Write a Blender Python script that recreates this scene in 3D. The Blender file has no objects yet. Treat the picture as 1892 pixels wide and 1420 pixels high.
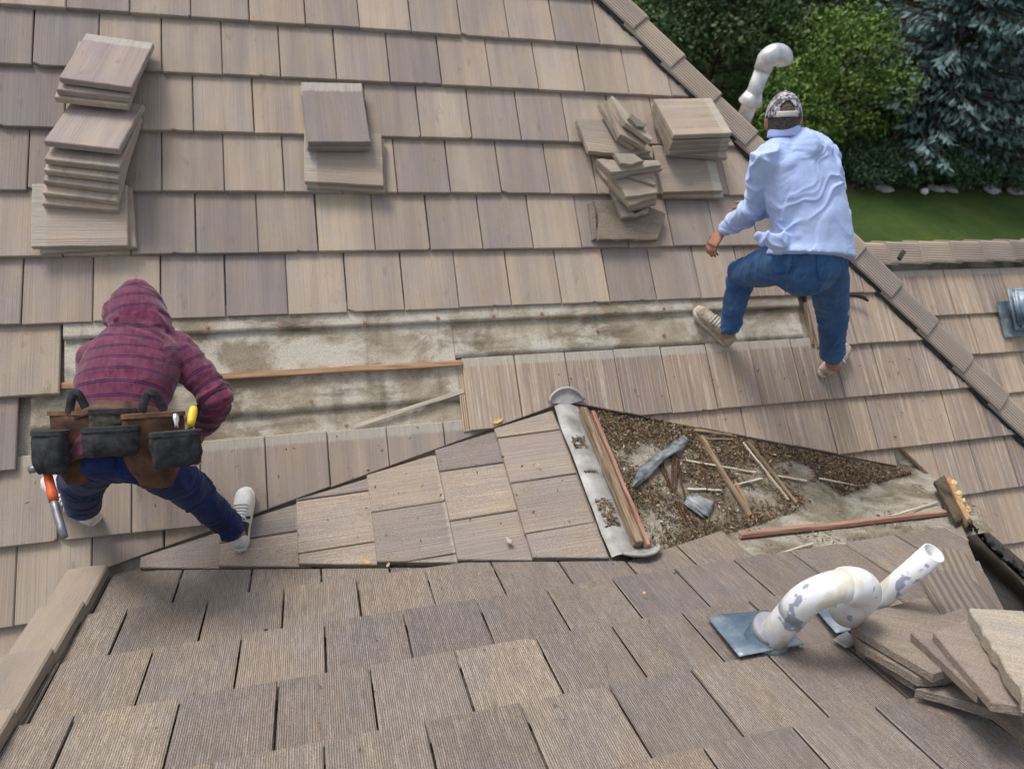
import bpy, bmesh, math, random
from mathutils import Vector, Matrix, noise
from mathutils.bvhtree import BVHTree
R = math.radians
random.seed(7)
sc = bpy.context.scene
col = sc.collection

# ------------------------------------------------------------------ camera, sky, sun, exposure
FPX, PW, PH = 1278.11, 1892.0, 1420.0
CAM = Vector((-0.26788, -1.98742, 3.05497))
FWD = Vector((0.26461943, 0.67462008, -0.68910399)).normalized()
RGT = Vector((0.96203797, -0.23415505, 0.14019399)).normalized()
UPV = RGT.cross(FWD).normalized()
cam_d = bpy.data.cameras.new('camera')
cam = bpy.data.objects.new('camera', cam_d)
col.objects.link(cam)
cam_d.sensor_fit = 'HORIZONTAL'
cam_d.sensor_width = 36.0
cam_d.lens = 36.0 * FPX / PW
cam_d.clip_start = 0.05
cam_d.clip_end = 2000
cam_d.dof.use_dof = True
cam_d.dof.focus_distance = 2.75
cam_d.dof.aperture_fstop = 2.35
rm = Matrix((RGT, UPV, -FWD)).transposed()
cam.matrix_world = Matrix.Translation(CAM) @ rm.to_4x4()
sc.camera = cam

SUN_EL, SUN_AZ = 58.0, 325.0          # azimuth measured from +Y towards +X: behind the main roof, to the left
w = bpy.data.worlds.new('World')
sc.world = w
w.use_nodes = True
wn, wl = w.node_tree.nodes, w.node_tree.links
bg = wn['Background']
sky = wn.new('ShaderNodeTexSky')
sky.sky_type = 'NISHITA'
sky.sun_disc = False
sky.sun_elevation = R(SUN_EL)
sky.sun_rotation = R(SUN_AZ)
sky.dust_density = 4.0
sky.air_density = 1.2
hs = wn.new('ShaderNodeHueSaturation')
hs.inputs['Saturation'].default_value = 0.38      # a bright, thinly overcast sky
wl.new(sky.outputs[0], hs.inputs['Color'])
wl.new(hs.outputs[0], bg.inputs['Color'])
bg.inputs['Strength'].default_value = 0.13
sun_d = bpy.data.lights.new('sun', 'SUN')
sun_d.energy = 1.5
sun_d.angle = R(16)
sun_d.color = (1.0, 0.955, 0.89)
sun = bpy.data.objects.new('sun', sun_d)
col.objects.link(sun)
sd = Vector((math.sin(R(SUN_AZ)) * math.cos(R(SUN_EL)), math.cos(R(SUN_AZ)) * math.cos(R(SUN_EL)), math.sin(R(SUN_EL))))
sun.rotation_euler = sd.to_track_quat('Z', 'Y').to_euler()
sc.view_settings.view_transform = 'Standard'
sc.view_settings.look = 'None'
sc.view_settings.gamma = 1.0
sc.view_settings.use_curve_mapping = False
sc.view_settings.exposure = 0.46

# ------------------------------------------------------------------ small helpers
PIT = 0.592031834                                  # both roof slopes rise at 33.9 degrees
CA, SA = math.cos(PIT), math.sin(PIT)
TW, TE, TL, TT = 0.304, 0.345, 0.41, 0.030        # tile width, exposure, length, thickness
GZ = -4.5                                          # garden level

def ray(x, y):
    return FWD * FPX + RGT * (x - PW / 2) - UPV * (y - PH / 2)
def at(x, y, Y):
    d = ray(x, y)
    return CAM + d * ((Y - CAM.y) / d.y)
def onplane(x, y, P, n):
    d = ray(x, y)
    return CAM + d * (n.dot(P - CAM) / n.dot(d))
def proj(P):
    d = Vector(P) - CAM
    z = d.dot(FWD)
    return (PW / 2 + FPX * d.dot(RGT) / z, PH / 2 - FPX * d.dot(UPV) / z, z)
def inframe(P, m=70):
    x, y, z = proj(P)
    return z > 0.05 and -m < x < PW + m and -m < y < PH + m

class Frame:
    """a plane with its own axes: U across, V up the slope, N out of it"""
    def __init__(s, O, U, V):
        s.O, s.U, s.V = Vector(O), Vector(U).normalized(), Vector(V).normalized()
        s.N = s.U.cross(s.V).normalized()
    def p(s, u, v, h=0.0):
        return s.O + s.U * u + s.V * v + s.N * h
    def mat(s, u=0, v=0, h=0, tilt=0.0, spin=0.0, roll=0.0):
        m = Matrix((s.U, s.V, s.N)).transposed().to_4x4()
        return Matrix.Translation(s.p(u, v, h)) @ m @ Matrix.Rotation(spin, 4, 'Z') @ Matrix.Rotation(tilt, 4, 'X') @ Matrix.Rotation(roll, 4, 'Y')
    def uv(s, P):
        d = P - s.O
        return d.dot(s.U), d.dot(s.V)
    def hit(s, x, y, h=0.0):
        return s.uv(onplane(x, y, s.O + s.N * h, s.N))

FA = Frame((0, 0, 0), (1, 0, 0), (0, CA, SA))                     # main slope, v=0 in the trough
FB = Frame((0, 0, 0), (-1, 0, 0), (0, -CA, SA))                   # near slope; u = -x
RZ = 0.33
cs_ = Vector((0.985 + 1.29, 0, RZ)).normalized()
FC = Frame((-1.29, 0, 0), (0, -1, 0), cs_)                        # saddle, left face; u = -y
ds_ = Vector((1.09 - 3.3, 0, RZ)).normalized()
FD = Frame((3.3, 0, 0), (0, 1, 0), ds_)                           # saddle, right face (stripped)
FE = Frame((4.83, 1.64, 0.15), (1, 0, 0), (0, CA, SA))            # lower wing behind the hip
FF = Frame((1.811, 2.698, 1.814), (0, 1, 0), (-CA, 0, SA))        # slope beyond the hip
FG = Frame((3.40, 0, 0), (0, 1, 0), (-CA, 0, SA))                 # face right of the near slope's hip

def link(name, me, mat=None, parent=None):
    o = bpy.data.objects.new(name, me)
    col.objects.link(o)
    if mat is not None and me is not None and not me.materials:
        me.materials.append(mat)
    if parent is not None:
        o.parent = parent
    return o
def empty(name, loc=(0, 0, 0)):
    o = bpy.data.objects.new(name, None)
    col.objects.link(o)
    o.location = loc
    o.empty_display_size = 0.1
    return o
def tag(o, label=None, cat=None, group=None, kind=None):
    if label: o['label'] = label
    if cat: o['category'] = cat
    if group: o['group'] = group
    if kind: o['kind'] = kind
    return o
def mesh(name, V, F, smooth=False):
    me = bpy.data.meshes.new(name)
    me.from_pydata([tuple(v) for v in V], [], F)
    me.update()
    if smooth:
        for p in me.polygons: p.use_smooth = True
    return me
def bm_mesh(name, bm, smooth=False):
    me = bpy.data.meshes.new(name)
    bmesh.ops.recalc_face_normals(bm, faces=bm.faces)
    bm.to_mesh(me); bm.free()
    if smooth:
        for p in me.polygons: p.use_smooth = True
    return me
def parent_keep(o, p):
    """parent o to p while keeping o's world placing (p's matrix must be a plain location)"""
    mw = o.matrix_world.copy() if o.parent else o.matrix_basis.copy()
    o.parent = p
    o.matrix_parent_inverse = p.matrix_basis.inverted()
    o.matrix_basis = mw

# ------------------------------------------------------------------ materials
class NT:
    def __init__(s, name):
        s.m = bpy.data.materials.new(name)
        s.m.use_nodes = True
        s.n, s.l = s.m.node_tree.nodes, s.m.node_tree.links
        s.b = s.n['Principled BSDF']
        s.tc = s.n.new('ShaderNodeTexCoord')
        s.oi = None
    def put(s, i, v):
        if hasattr(v, 'is_linked') or isinstance(v, bpy.types.NodeSocket):
            s.l.new(v, i)
        else:
            if isinstance(v, tuple) and len(v) == 3 and i.type == 'RGBA': v = (*v, 1)
            i.default_value = v
    def node(s, t, **k):
        nd = s.n.new('ShaderNode' + t)
        for a, v in k.items(): setattr(nd, a, v)
        return nd
    def math(s, op, a, b=0.0, clamp=False):
        nd = s.node('Math', operation=op, use_clamp=clamp)
        s.put(nd.inputs[0], a); s.put(nd.inputs[1], b)
        return nd.outputs[0]
    def vmul(s, v, k):
        nd = s.node('VectorMath', operation='MULTIPLY'); s.put(nd.inputs[0], v); nd.inputs[1].default_value = k
        return nd.outputs[0]
    def vadd(s, v, k):
        nd = s.node('VectorMath', operation='ADD'); s.put(nd.inputs[0], v); s.put(nd.inputs[1], k)
        return nd.outputs[0]
    def obj(s, rnd=True):
        if not rnd: return s.tc.outputs['Object']
        if s.oi is None: s.oi = s.node('ObjectInfo')
        cmb = s.node('CombineXYZ')
        r = s.math('MULTIPLY', s.oi.outputs['Random'], 41.0)
        for i in range(3): s.l.new(r, cmb.inputs[i])
        return s.vadd(s.tc.outputs['Object'], cmb.outputs[0])
    def noise(s, v, scale=5, det=3, rough=0.55, dist=0.0):
        nd = s.node('TexNoise'); s.put(nd.inputs['Vector'], v)
        nd.inputs['Scale'].default_value = scale; nd.inputs['Detail'].default_value = det
        nd.inputs['Roughness'].default_value = rough; nd.inputs['Distortion'].default_value = dist
        return nd.outputs['Fac']
    def ramp(s, f, stops, mode='LINEAR'):
        nd = s.node('ValToRGB'); s.put(nd.inputs[0], f); cr = nd.color_ramp; cr.interpolation = mode
        while len(cr.elements) < len(stops): cr.elements.new(0.5)
        for e, (p, c) in zip(cr.elements, stops):
            e.position = p
            e.color = (*c, 1) if isinstance(c, tuple) else (c, c, c, 1)
        return nd.outputs[0]
    def mix(s, f, a, b, mode='MIX'):
        nd = s.node('Mix', data_type='RGBA', blend_type=mode)
        s.put(nd.inputs[0], f); s.put(nd.inputs[6], a); s.put(nd.inputs[7], b)
        return nd.outputs[2]
    def range(s, f, a, b, c=0.0, d=1.0):
        nd = s.node('MapRange'); s.put(nd.inputs[0], f)
        for i, v in zip((1, 2, 3, 4), (a, b, c, d)): nd.inputs[i].default_value = v
        return nd.outputs[0]
    def attr(s, name, out='Fac'):
        nd = s.node('Attribute'); nd.attribute_name = name
        return nd.outputs[out]
    def xyz(s, v):
        nd = s.node('SeparateXYZ'); s.put(nd.inputs[0], v)
        return nd.outputs
    def done(s, color, rough=0.8, bump=None, strength=0.5, dist=0.004, metal=0.0, spec=0.3, sheen=0.0):
        s.put(s.b.inputs['Base Color'], color)
        s.put(s.b.inputs['Roughness'], rough)
        s.put(s.b.inputs['Metallic'], metal)
        s.b.inputs['Specular IOR Level'].default_value = spec
        if sheen: s.b.inputs['Sheen Weight'].default_value = sheen
        if bump is not None:
            bn = s.node('Bump'); bn.inputs['Strength'].default_value = strength; bn.inputs['Distance'].default_value = dist
            s.put(bn.inputs['Height'], bump); s.l.new(bn.outputs[0], s.b.inputs['Normal'])
        return s.m

def tile_material(name, groove, depth, pale=0.0, dark=0.0, grain=0.5):
    """brushed concrete shake tile: long brush marks up the tile, sandy grain, paler unweathered head"""
    t = NT(name)
    v = t.obj()
    lx = t.xyz(t.tc.outputs['Object'])
    if depth > 1:
        wob = t.math('MULTIPLY', t.noise(t.vmul(v, (26, 1.2, 26)), 1.0, 2.0, 0.5), 9.0)
        sn = t.math('SINE', t.math('ADD', t.math('MULTIPLY', t.xyz(v)[0], groove * 8.2), wob))
        st = t.math('ADD', t.math('ADD', t.math('MULTIPLY', sn, 0.13), 0.30), t.math('MULTIPLY', t.noise(t.vmul(v, (groove, 14.0, groove)), 1.0, 2.5, 0.6), 0.40))
    else:
        st = t.noise(t.vmul(v, (groove, 1.6, groove)), 1.0, 2.5, 0.6)
    broad = t.noise(t.vmul(v, (11, 0.8, 11)), 1.0, 2.0, 0.5)
    blot = t.noise(t.vmul(v, (5, 5, 5)), 1.0, 3.0, 0.55)
    warm = t.noise(t.vmul(v, (7, 3.5, 7)), 1.0, 2.0, 0.5)
    spk = t.noise(v, 420 if grain < 0.7 else 230, 2.5, 0.75)
    fine = t.noise(t.vmul(v, (70, 12, 70)), 1.0, 4.0, 0.6)
    base = t.oi.outputs['Color']
    if pale: base = t.mix(1.0, base, (1.06, 1.0, 0.94), 'MULTIPLY')
    base = t.mix(t.range(warm, 0.35, 0.65), t.mix(1.0, base, (0.97, 0.98, 1.03), 'MULTIPLY'), t.mix(1.0, base, (1.045, 1.005, 0.955), 'MULTIPLY'))
    lo_, hi_ = ((0.84, 0.83, 0.85), (1.10, 1.07, 1.02)) if grain < 0.7 else ((0.93, 0.925, 0.93), (1.05, 1.04, 1.02))
    c = t.mix(t.range(broad, 0.32, 0.68), t.mix(1.0, base, lo_, 'MULTIPLY'), t.mix(1.0, base, hi_, 'MULTIPLY'))
    c = t.mix(t.range(blot, 0.3, 0.75, 0.0, 0.35), c, t.mix(1.0, c, (0.80, 0.78, 0.80), 'MULTIPLY'))
    grv = t.range(st, 0.36, 0.60)
    c = t.mix(t.math('MULTIPLY', t.math('SUBTRACT', 1.0, grv), dark), c, (0.07, 0.058, 0.05))
    if pale:
        ln = t.noise(t.vmul(v, (44, 0.55, 44)), 1.0, 1.0, 0.4, 0.0)
        line = t.math('SUBTRACT', 1.0, t.math('MULTIPLY', t.math('ABSOLUTE', t.math('SUBTRACT', ln, 0.5)), 17.0), True)
        line = t.math('MULTIPLY', line, t.range(t.noise(t.vmul(v, (60, 9, 60)), 1.0, 3.0, 0.6), 0.35, 0.6, 0.25, 1.0))
        c = t.mix(t.math('MULTIPLY', line, pale), c, (0.62, 0.53, 0.43))
    sp = t.ramp(spk, [(0.30, 0.45), (0.45, 0.95), (0.60, 1.08), (0.70, 1.75)])
    c = t.mix(grain, c, t.mix(1.0, c, sp, 'MULTIPLY'))
    # head of the tile: never weathered, chalky
    hd = t.math('ADD', lx[1], t.math('MULTIPLY', t.math('SUBTRACT', fine, 0.5), 0.03))
    c = t.mix(t.range(hd, TE + 0.004, TE + 0.018, 0.0, 0.75), c, t.mix(fine, (0.30, 0.275, 0.235), (0.56, 0.525, 0.46)))
    stain = t.noise(t.vmul(v, (18, 7, 18)), 1.0, 5.0, 0.65)
    c = t.mix(t.range(stain, 0.61, 0.74, 0.0, 0.42), c, (0.12, 0.10, 0.085))
    h = t.math('ADD', t.math('MULTIPLY', grv, depth), t.math('MULTIPLY', spk, 0.32))
    h = t.math('ADD', h, t.math('MULTIPLY', fine, 0.30))
    return t.done(c, 0.92, h, 0.85, 0.0035, spec=0.15)

M = {}
M['tile'] = tile_material('weathered_tile', 120, 0.35, 0.0, 0.08, 0.50)
M['tile_lined'] = tile_material('lined_tile', 95, 0.55, 0.62, 0.20, 0.60)
M['tile_grooved'] = tile_material('grooved_tile', 108, 1.5, 0.0, 0.52, 0.95)
M['tile_speckled'] = tile_material('speckled_tile', 170, 0.7, 0.0, 0.16, 0.95)

t = NT('cap_tile'); v = t.obj()
spk = t.noise(v, 380, 2, 0.7); b = t.noise(t.vmul(v, (9, 2, 9)), 1, 3)
c = t.mix(t.range(b, 0.3, 0.7), t.mix(1, t.oi.outputs['Color'], (0.84, 0.83, 0.85), 'MULTIPLY'), t.mix(1, t.oi.outputs['Color'], (1.1, 1.06, 1.0), 'MULTIPLY'))
c = t.mix(0.45, c, t.mix(1.0, c, t.ramp(spk, [(0.3, 0.6), (0.5, 1.0), (0.72, 1.4)]), 'MULTIPLY'))
M['cap'] = t.done(c, 0.93, t.math('ADD', spk, t.noise(t.vmul(v, (150, 3, 150)), 1, 2)), 0.7, 0.003, spec=0.15)

t = NT('old_underlayment'); v = t.tc.outputs['Object']
n1 = t.noise(t.vmul(v, (1.0, 1.6, 1.6)), 2.0, 5, 0.6, 0.3); n2 = t.noise(t.vmul(v, (0.8, 1, 1)), 4.2, 9, 0.66, 0.25); n3 = t.noise(t.vmul(v, (2.0, 10, 10)), 1, 6, 0.65); n4 = t.noise(v, 130, 4, 0.72); n5 = t.noise(t.vmul(v, (9, 1.2, 1.2)), 1, 4, 0.6)
c = t.ramp(n1, [(0.30, (0.20, 0.165, 0.115)), (0.48, (0.31, 0.265, 0.195)), (0.62, (0.42, 0.37, 0.285)), (0.8, (0.25, 0.208, 0.15))])
c = t.mix(t.range(n2, 0.47, 0.58, 0.0, 0.85), c, (0.57, 0.535, 0.46))
c = t.mix(t.range(n5, 0.56, 0.70, 0.0, 0.55), c, (0.16, 0.135, 0.09))
c = t.mix(t.range(n3, 0.56, 0.72, 0.0, 0.75), c, (0.09, 0.075, 0.05))
c = t.mix(0.65, c, t.mix(1, c, t.ramp(n4, [(0.3, 0.5), (0.5, 1.0), (0.75, 1.4)]), 'MULTIPLY'))
M['felt'] = t.done(c, 0.9, t.math('ADD', n2, t.math('MULTIPLY', n4, 0.5)), 0.6, 0.006, spec=0.2)

t = NT('dirty_deck'); v = t.tc.outputs['Object']
n1 = t.noise(v, 3.2, 6, 0.62, 0.5); n2 = t.noise(v, 8.5, 7, 0.7, 0.8); n3 = t.noise(v, 150, 3, 0.7); n4 = t.noise(v, 26, 5, 0.7)
c = t.ramp(n1, [(0.28, (0.11, 0.09, 0.062)), (0.45, (0.24, 0.21, 0.155)), (0.6, (0.42, 0.395, 0.34)), (0.78, (0.21, 0.17, 0.11))])
c = t.mix(t.range(n2, 0.56, 0.66, 0.0, 0.85), c, (0.085, 0.065, 0.045))
c = t.mix(t.range(n4, 0.60, 0.68, 0.0, 0.6), c, (0.60, 0.58, 0.53))
n5 = t.noise(v, 62, 6, 0.75)
c = t.mix(t.range(n5, 0.50, 0.62, 0.0, 0.7), c, t.mix(t.range(n1, 0.4, 0.6), (0.10, 0.078, 0.055), (0.30, 0.27, 0.22)))
c = t.mix(0.7, c, t.mix(1, c, t.ramp(n3, [(0.3, 0.4), (0.5, 1.0), (0.75, 1.5)]), 'MULTIPLY'))
M['deck'] = t.done(c, 0.93, t.math('ADD', n4, t.math('ADD', n5, t.math('MULTIPLY', n3, 0.6))), 0.9, 0.008, spec=0.15)

def simple(name, c1, c2, rough=0.8, scale=30, bump=0.3, stretch=(1, 1, 1), metal=0.0, spec=0.3, sheen=0.0, rnd=False, det=4, lo=0.35, hi=0.65, dist=0.003):
    t = NT(name); v = t.vmul(t.obj(rnd), stretch)
    n = t.noise(v, scale, det, 0.6)
    return t.done(t.mix(t.range(n, lo, hi), c1, c2), rough, n, bump, dist, metal, spec, sheen)
M['membrane'] = simple('black_membrane', (0.010, 0.010, 0.011), (0.035, 0.034, 0.033), 0.5, 18, 0.6, spec=0.45, dist=0.012)
M['plastic'] = simple('torn_flashing', (0.045, 0.055, 0.065), (0.33, 0.35, 0.36), 0.42, 11, 0.5, spec=0.5, dist=0.01, det=6)
M['lead'] = simple('grey_flashing', (0.20, 0.195, 0.185), (0.42, 0.415, 0.40), 0.6, 9, 0.35, metal=0.15, spec=0.4, det=7)
t = NT('galvanised_flashing'); v = t.tc.outputs['Object']; n1 = t.noise(v, 7, 7, 0.65, 0.5); n2 = t.noise(v, 30, 5, 0.7)
c = t.ramp(n1, [(0.32, (0.075, 0.115, 0.165)), (0.48, (0.14, 0.20, 0.265)), (0.58, (0.24, 0.30, 0.35)), (0.72, (0.42, 0.46, 0.48))])
c = t.mix(t.range(n2, 0.6, 0.72, 0, 0.5), c, (0.20, 0.165, 0.12))
M['zinc'] = t.done(c, t.range(n2, 0.3, 0.7, 0.35, 0.6), n2, 0.3, 0.003, metal=0.3, spec=0.5)
M['collar'] = simple('grey_rubber_collar', (0.20, 0.20, 0.23), (0.33, 0.33, 0.37), 0.55, 12, 0.2)
M['wood_brown'] = simple('weathered_wood', (0.11, 0.075, 0.048), (0.33, 0.25, 0.17), 0.85, 6, 0.6, (1, 14, 14), rnd=True, det=6)
M['wood_red'] = simple('reddish_wood', (0.24, 0.12, 0.085), (0.43, 0.26, 0.19), 0.85, 6, 0.5, (1, 14, 14), rnd=True, det=6)
M['wood_orange'] = simple('fresh_batten_wood', (0.30, 0.17, 0.09), (0.50, 0.31, 0.18), 0.8, 6, 0.4, (1, 14, 14), rnd=True, det=6)
M['wood_pale'] = simple('bleached_lath', (0.36, 0.32, 0.25), (0.62, 0.57, 0.47), 0.85, 6, 0.5, (1, 14, 14), rnd=True, det=6)
M['wood_dark'] = simple('rotten_wood', (0.03, 0.017, 0.010), (0.13, 0.065, 0.035), 0.85, 6, 0.8, (1, 14, 14), rnd=True, det=6)
M['wood_stained'] = simple('stained_board', (0.022, 0.018, 0.012), (0.12, 0.095, 0.06), 0.8, 5, 0.6, (1, 6, 6), rnd=True, det=6)
M['nail'] = simple('rusty_nail_cap', (0.30, 0.12, 0.07), (0.46, 0.24, 0.16), 0.7, 60, 0.2)
M['wall'] = simple('tan_wall', (0.36, 0.31, 0.25), (0.42, 0.37, 0.30), 0.9, 40, 0.3)
M['foam'] = simple('yellow_foam', (0.50, 0.36, 0.10), (0.72, 0.62, 0.34), 0.9, 40, 0.7)
M['chip'] = simple('broken_concrete', (0.30, 0.27, 0.225), (0.50, 0.46, 0.39), 0.95, 60, 0.9, rnd=True)

# ------------------------------------------------------------------ the garden floor
t = NT('lawn_grass'); v = t.tc.outputs['Object']
n1 = t.noise(v, 0.8, 6, 0.65); n2 = t.noise(v, 11, 7, 0.8)
c = t.mix(t.range(n1, 0.35, 0.65), (0.052, 0.098, 0.026), (0.100, 0.150, 0.040))
c = t.mix(t.range(n2, 0.35, 0.7, 0, 0.55), c, (0.034, 0.066, 0.018))
M['lawn'] = t.done(c, 0.95, n2, 1.0, 0.08, spec=0.1)
g = link('lawn', mesh('lawn', [(-700, -700, GZ), (700, -700, GZ), (700, 900, GZ), (-700, 900, GZ)], [(0, 1, 2, 3)]), M['lawn'])
tag(g, kind='structure')

# ------------------------------------------------------------------ the house
house = empty('house', (0, 0, GZ))
tag(house, 'house roof of brown concrete shake tiles with two slopes and a stripped saddle between', 'house')
def part(name, me, mat=None, parent=house, kind=None):
    o = link(name, me, mat)
    parent_keep(o, parent)
    if kind: o['kind'] = kind
    return o

def clip(poly, p, n):
    """keep the side of a convex polygon where (x-p).n >= 0"""
    out = []
    for i in range(len(poly)):
        a, b = poly[i], poly[(i + 1) % len(poly)]
        da = (a[0] - p[0]) * n[0] + (a[1] - p[1]) * n[1]
        db = (b[0] - p[0]) * n[0] + (b[1] - p[1]) * n[1]
        if da >= 0: out.append(a)
        if (da > 0 > db) or (da < 0 < db):
            f = da / (da - db)
            out.append((a[0] + (b[0] - a[0]) * f, a[1] + (b[1] - a[1]) * f))
    res = []
    for q in out:
        if not res or math.hypot(q[0] - res[-1][0], q[1] - res[-1][1]) > 1e-4: res.append(q)
    if len(res) > 1 and math.hypot(res[0][0] - res[-1][0], res[0][1] - res[-1][1]) < 1e-4: res.pop()
    return res
def area(p):
    return 0.5 * sum(p[i][0] * p[(i + 1) % len(p)][1] - p[(i + 1) % len(p)][0] * p[i][1] for i in range(len(p)))
def inset(poly, d):
    n = len(poly); out = []
    for i in range(n):
        p0, p1, p2 = Vector(poly[i - 1]), Vector(poly[i]), Vector(poly[(i + 1) % n])
        e1, e2 = (p1 - p0).normalized(), (p2 - p1).normalized()
        n1, n2 = Vector((-e1.y, e1.x)), Vector((-e2.y, e2.x))
        k = 1 + n1.dot(n2)
        m = (n1 + n2) / max(k, 0.3)
        out.append(tuple(p1 + m * d))
    return out
def prism(name, poly, t=TT, bev=0.004, rough=0.0, seed=0, under=0.0):
    """a slab with a bevelled top edge; rough > 0 breaks the outline up"""
    if area(poly) < 0: poly = poly[::-1]
    rnd = random.Random(seed)
    if rough:
        q = []
        for i in range(len(poly)):
            a, b = Vector(poly[i]), Vector(poly[(i + 1) % len(poly)])
            k = max(1, int((b - a).length / 0.04))
            for j in range(k):
                pnt = a.lerp(b, j / k)
                q.append((pnt.x + rnd.uniform(-rough, rough), pnt.y + rnd.uniform(-rough, rough)))
        poly = q
    n = len(poly); tp = inset(poly, bev)
    bt = [(p[0], q[1]) for p, q in zip(inset(poly, under), poly)] if under else poly   # interlock: the sides are undercut
    V = [(x, y, 0) for x, y in bt] + [(x, y, t - bev) for x, y in poly] + [(x, y, t) for x, y in tp]
    F = [tuple(range(2 * n, 3 * n)), tuple(reversed(range(n)))]
    for i in range(n):
        j = (i + 1) % n
        F += [(i, j, n + j, n + i), (n + i, n + j, 2 * n + j, 2 * n + i)]
    return mesh(name, V, F)

PAL = [((0.408, 0.347, 0.287), 4), ((0.382, 0.330, 0.280), 5), ((0.355, 0.308, 0.267), 5), ((0.325, 0.284, 0.255), 4), ((0.288, 0.252, 0.238), 3), ((0.432, 0.372, 0.305), 2)]
def palette(rnd, k=1.0):
    c = rnd.choices([p[0] for p in PAL], [p[1] for p in PAL])[0]
    f = rnd.uniform(0.93, 1.07) * k
    return (c[0] * f, c[1] * f, c[2] * f, 1)

def tile_set(g):
    out = []
    for i in range(9):
        rnd = random.Random(i); jj = 0.0003 if g > 0.003 else 0.0009; j = lambda: rnd.uniform(-jj, jj)
        q = [(g, j()), (TW * 0.34, j()), (TW * 0.7, j()), (TW - g, j()), (TW - g, TL), (g, TL)]
        c1 = 0.012 + 0.004 * i
        if i == 6: q = [(g + c1, 0), (TW * 0.5, 0.001), (TW - g, 0), (TW - g, TL), (g, TL), (g, 0.016)]
        if i == 7: q = [(g, 0), (TW * .62, 0.0), (TW * .66, 0.007), (TW * .74, 0.001), (TW - g, 0), (TW - g, TL), (g, TL)]
        if i == 8: q = [(g, 0), (TW * .5, 0.001), (TW - g - .014, 0), (TW - g, .012), (TW - g, TL), (g, TL)]
        out.append(prism('roof_tile', q, under=0.008 if g > 0.003 else 0.004))
    return out
tile_sets = {0.0026: tile_set(0.0026), 0.0037: tile_set(0.0037)}
TILT = -math.atan((TT - 0.004) / TE)
DECK = -0.062
spare = {}
ntile = [0]
def lay_tile(parent, fr, u, v, mat, cutlines=(), rnd=random, k=1.0, name='roof_tile', lip=False, g=0.0026, jit=1.0, hidden=False):
    """one tile with its lower left corner at (u, v) of the slope, cut by half planes given in slope coordinates"""
    poly = [(u, v), (u + TW, v), (u + TW, v + TL), (u, v + TL)]
    full = True
    pc = poly
    for p, n in cutlines:
        q = clip(pc, p, n)
        if len(q) < 3: return None
        if abs(area(q)) < abs(area(pc)) - 1e-6: full = False
        pc = q
    if abs(area(pc)) < 0.002: return None
    if full and not lip:
        me = rnd.choice(tile_sets[g])
    else:
        loc = [(x - u, y - v) for x, y in pc]
        loc = [(min(max(x, g), TW - g), y) for x, y in loc]
        me = prism('roof_tile', loc, under=0.008 if g > 0.003 else 0.0)
        if lip:                                        # the ribbed side lap that shows on an open edge
            b = bmesh.new(); b.from_mesh(me)
            for q in range(3):
                x0 = -0.006 - 0.011 * q
                r = bmesh.ops.create_cube(b, size=1)
                for vt in r['verts']:
                    vt.co = Vector((x0 + vt.co.x * 0.008, (vt.co.y + 0.5) * TL, 0.008 + vt.co.z * 0.013))
            b.to_mesh(me); b.free()
    cu = sum(p[0] for p in pc) / len(pc); cv = sum(p[1] for p in pc) / len(pc)
    m = fr.mat(u + rnd.uniform(-.001, .001) * jit, v + rnd.uniform(-.0025, .0025) * jit, DECK + TT + rnd.uniform(-.001, .0025) * jit, TILT + rnd.uniform(-.004, .004) * jit, rnd.uniform(-.004, .004) * jit)
    if hidden or not inframe(fr.p(cu, cv)):
        key = (parent.name, mat.name)
        spare.setdefault(key, (parent, mat, []))[2].append((me, m))
        return None
    me2 = me
    if not me2.materials: me2.materials.append(mat)
    o = bpy.data.objects.new(name, me2)
    if me2.materials[0] != mat:
        o.material_slots[0].link = 'OBJECT'; o.material_slots[0].material = mat
    col.objects.link(o)
    o.matrix_basis = m
    parent_keep(o, parent)
    o.color = palette(rnd, k)
    ntile[0] += 1
    return o

def sheet(name, fr, poly, h, mat, thick=0.02, parent=house):
    V = [fr.p(x, y, h) for x, y in poly] + [fr.p(x, y, h - thick) for x, y in poly]
    n = len(poly)
    F = [tuple(range(n)), tuple(reversed(range(n, 2 * n)))] + [(i, n + i, n + (i + 1) % n, (i + 1) % n) for i in range(n)]
    if area(poly) < 0: F = [tuple(reversed(f)) for f in F]
    return part(name, mesh(name, V, F), mat, parent)

# --- main slope: deck, underlayment, courses
HIPV = 1.811 + 2.698                                     # the hip runs at x + y = HIPV
def hip_u(v): return HIPV - v * CA
deckA = sheet('main_roof_slope', FA, [(-6, -2.2), (hip_u(-2.2), -2.2), (hip_u(4.3), 4.3), (-6, 4.3)], DECK - 0.006, M['felt'])
VA0 = 3.2518
offA = {-2: .10, -1: .25, 0: .092, 1: .086, 2: .235, 3: .079, 4: .218, 5: .067, 6: .197, 7: .054, 8: .182, 9: .045, 10: .179, 11: .010, 12: .16, 13: .0, 14: .15, 15: .0}
acp, acn = (-1.29, 0.0), None
def halfplane(p, q, side, gap=0.0):
    d = Vector((q[0] - p[0], q[1] - p[1])).normalized()
    n = Vector((-d.y, d.x)) * side
    return ((p[0] + n.x * gap, p[1] + n.y * gap), (n.x, n.y))
cutAC = halfplane((-1.29, 0.0), (0.985, 0.589), 1, 0.0)
cutAD = halfplane((1.09, 0.589), (3.32, -0.01), 1, 0.012)
cutHip = halfplane((hip_u(0), 0), (hip_u(3), 3), 1, 0.055)
rnd = random.Random(21)
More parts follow.
